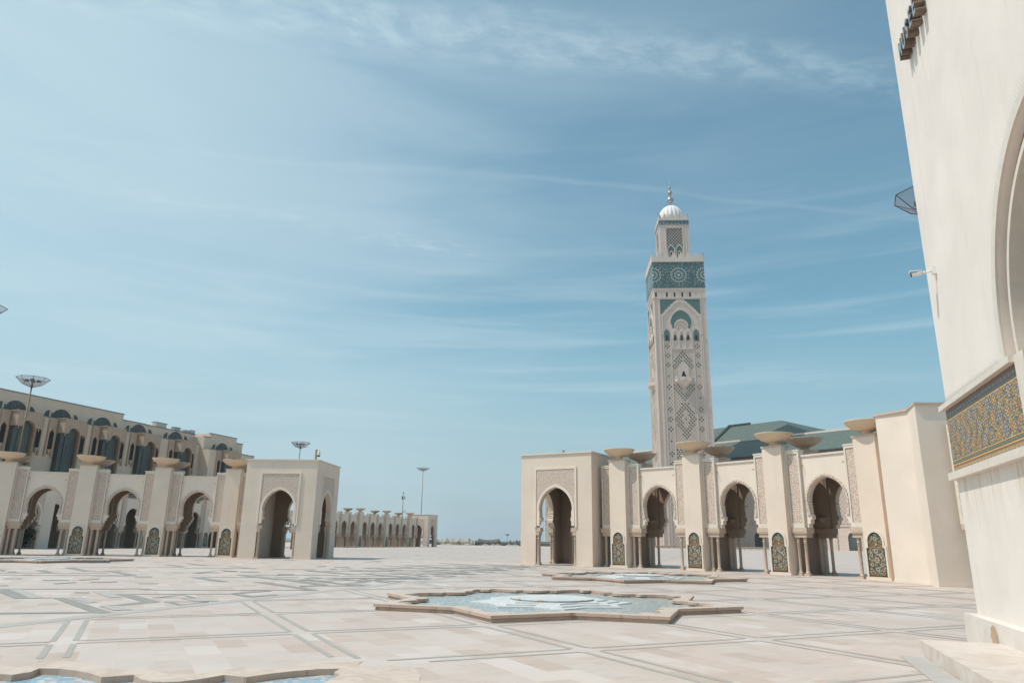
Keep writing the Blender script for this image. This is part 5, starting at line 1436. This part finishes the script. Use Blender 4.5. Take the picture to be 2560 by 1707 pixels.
wisp = s.m('MULTIPLY', wisp, s.m('MULTIPLY', s.rng(px, -1.7, -1.2, 0, 1), s.rng(px, -.25, .1, 1, 0)))
lowv = s.noise(s.mapping(d, scale=(1.5, 1.5, 26)), 1.7, 6, .55, .3)
low = s.m('MULTIPLY', s.rng(lowv, .46, .74, 0, .30, True), s.m('MULTIPLY', s.rng(dz, .10, .16, 0, 1, True), s.rng(dz, .30, .5, 1, .15, True)))
vn = s.noise(s.mapping(d, scale=(1.0, 1.0, 5.0)), 1.5, 5, .55, .4)
veil = s.m('MULTIPLY', s.rng(vn, .34, .66, .04, .50, True), s.rng(dx, -.6, .5, 1.0, .12))
left = s.m('MULTIPLY', s.rng(s.m('ADD', px, s.m('MULTIPLY', py, .08)), -1.6, .6, .70, 0.0, True), s.rng(dz, .12, .5, .35, 1, True))
cov = s.m('MAXIMUM', s.m('MAXIMUM', b1, thin), s.m('MAXIMUM', wisp, low))
inv = s.m('MULTIPLY', s.m('SUBTRACT', 1, cov), s.m('MULTIPLY', s.m('SUBTRACT', 1, veil), s.m('SUBTRACT', 1, left)))
cov = s.m('SUBTRACT', 1, inv, clamp=True)
tint = s.mix(1.0, sky.outputs[0], c4(SKYTINT), 'MULTIPLY')
tint = s.mix(s.rng(dz, 0.0, .32, .85, 0, True), tint, c4(HORIZ))
skc = s.mix(cov, tint, c4(CLOUD))
bg = s.n('ShaderNodeBackground', i={'Color': skc, 'Strength': .15})
ow = s.n('ShaderNodeOutputWorld'); t.links.new(bg.outputs[0], ow.inputs[0])

cam = bpy.data.cameras.new('camera'); co = bpy.data.objects.new('camera', cam); COL.objects.link(co)
cam.sensor_width = 36; cam.lens = 36 * 1792 / 2560; cam.clip_end = 60000; cam.clip_start = .1
r = math.atan(.0146); p = math.atan((1353 - 853.5) * math.cos(r) / 1792)
F = Vector((0, math.cos(p), math.sin(p))); up0 = Vector((0, -math.sin(p), math.cos(p))); rt0 = Vector((1, 0, 0))
Rr = rt0 * math.cos(r) + up0 * math.sin(r); Uu = -rt0 * math.sin(r) + up0 * math.cos(r)
co.matrix_world = Matrix(((Rr.x, Uu.x, -F.x, 0), (Rr.y, Uu.y, -F.y, 0), (Rr.z, Uu.z, -F.z, 1.7), (0, 0, 0, 1)))
S.camera = co
S.view_settings.view_transform = 'Standard'; S.view_settings.look = 'None'; S.view_settings.exposure = EXPO; S.view_settings.gamma = 1.0
S.render.engine = 'CYCLES'
S.cycles.max_bounces = 8; S.cycles.diffuse_bounces = 4; S.cycles.use_denoising = True
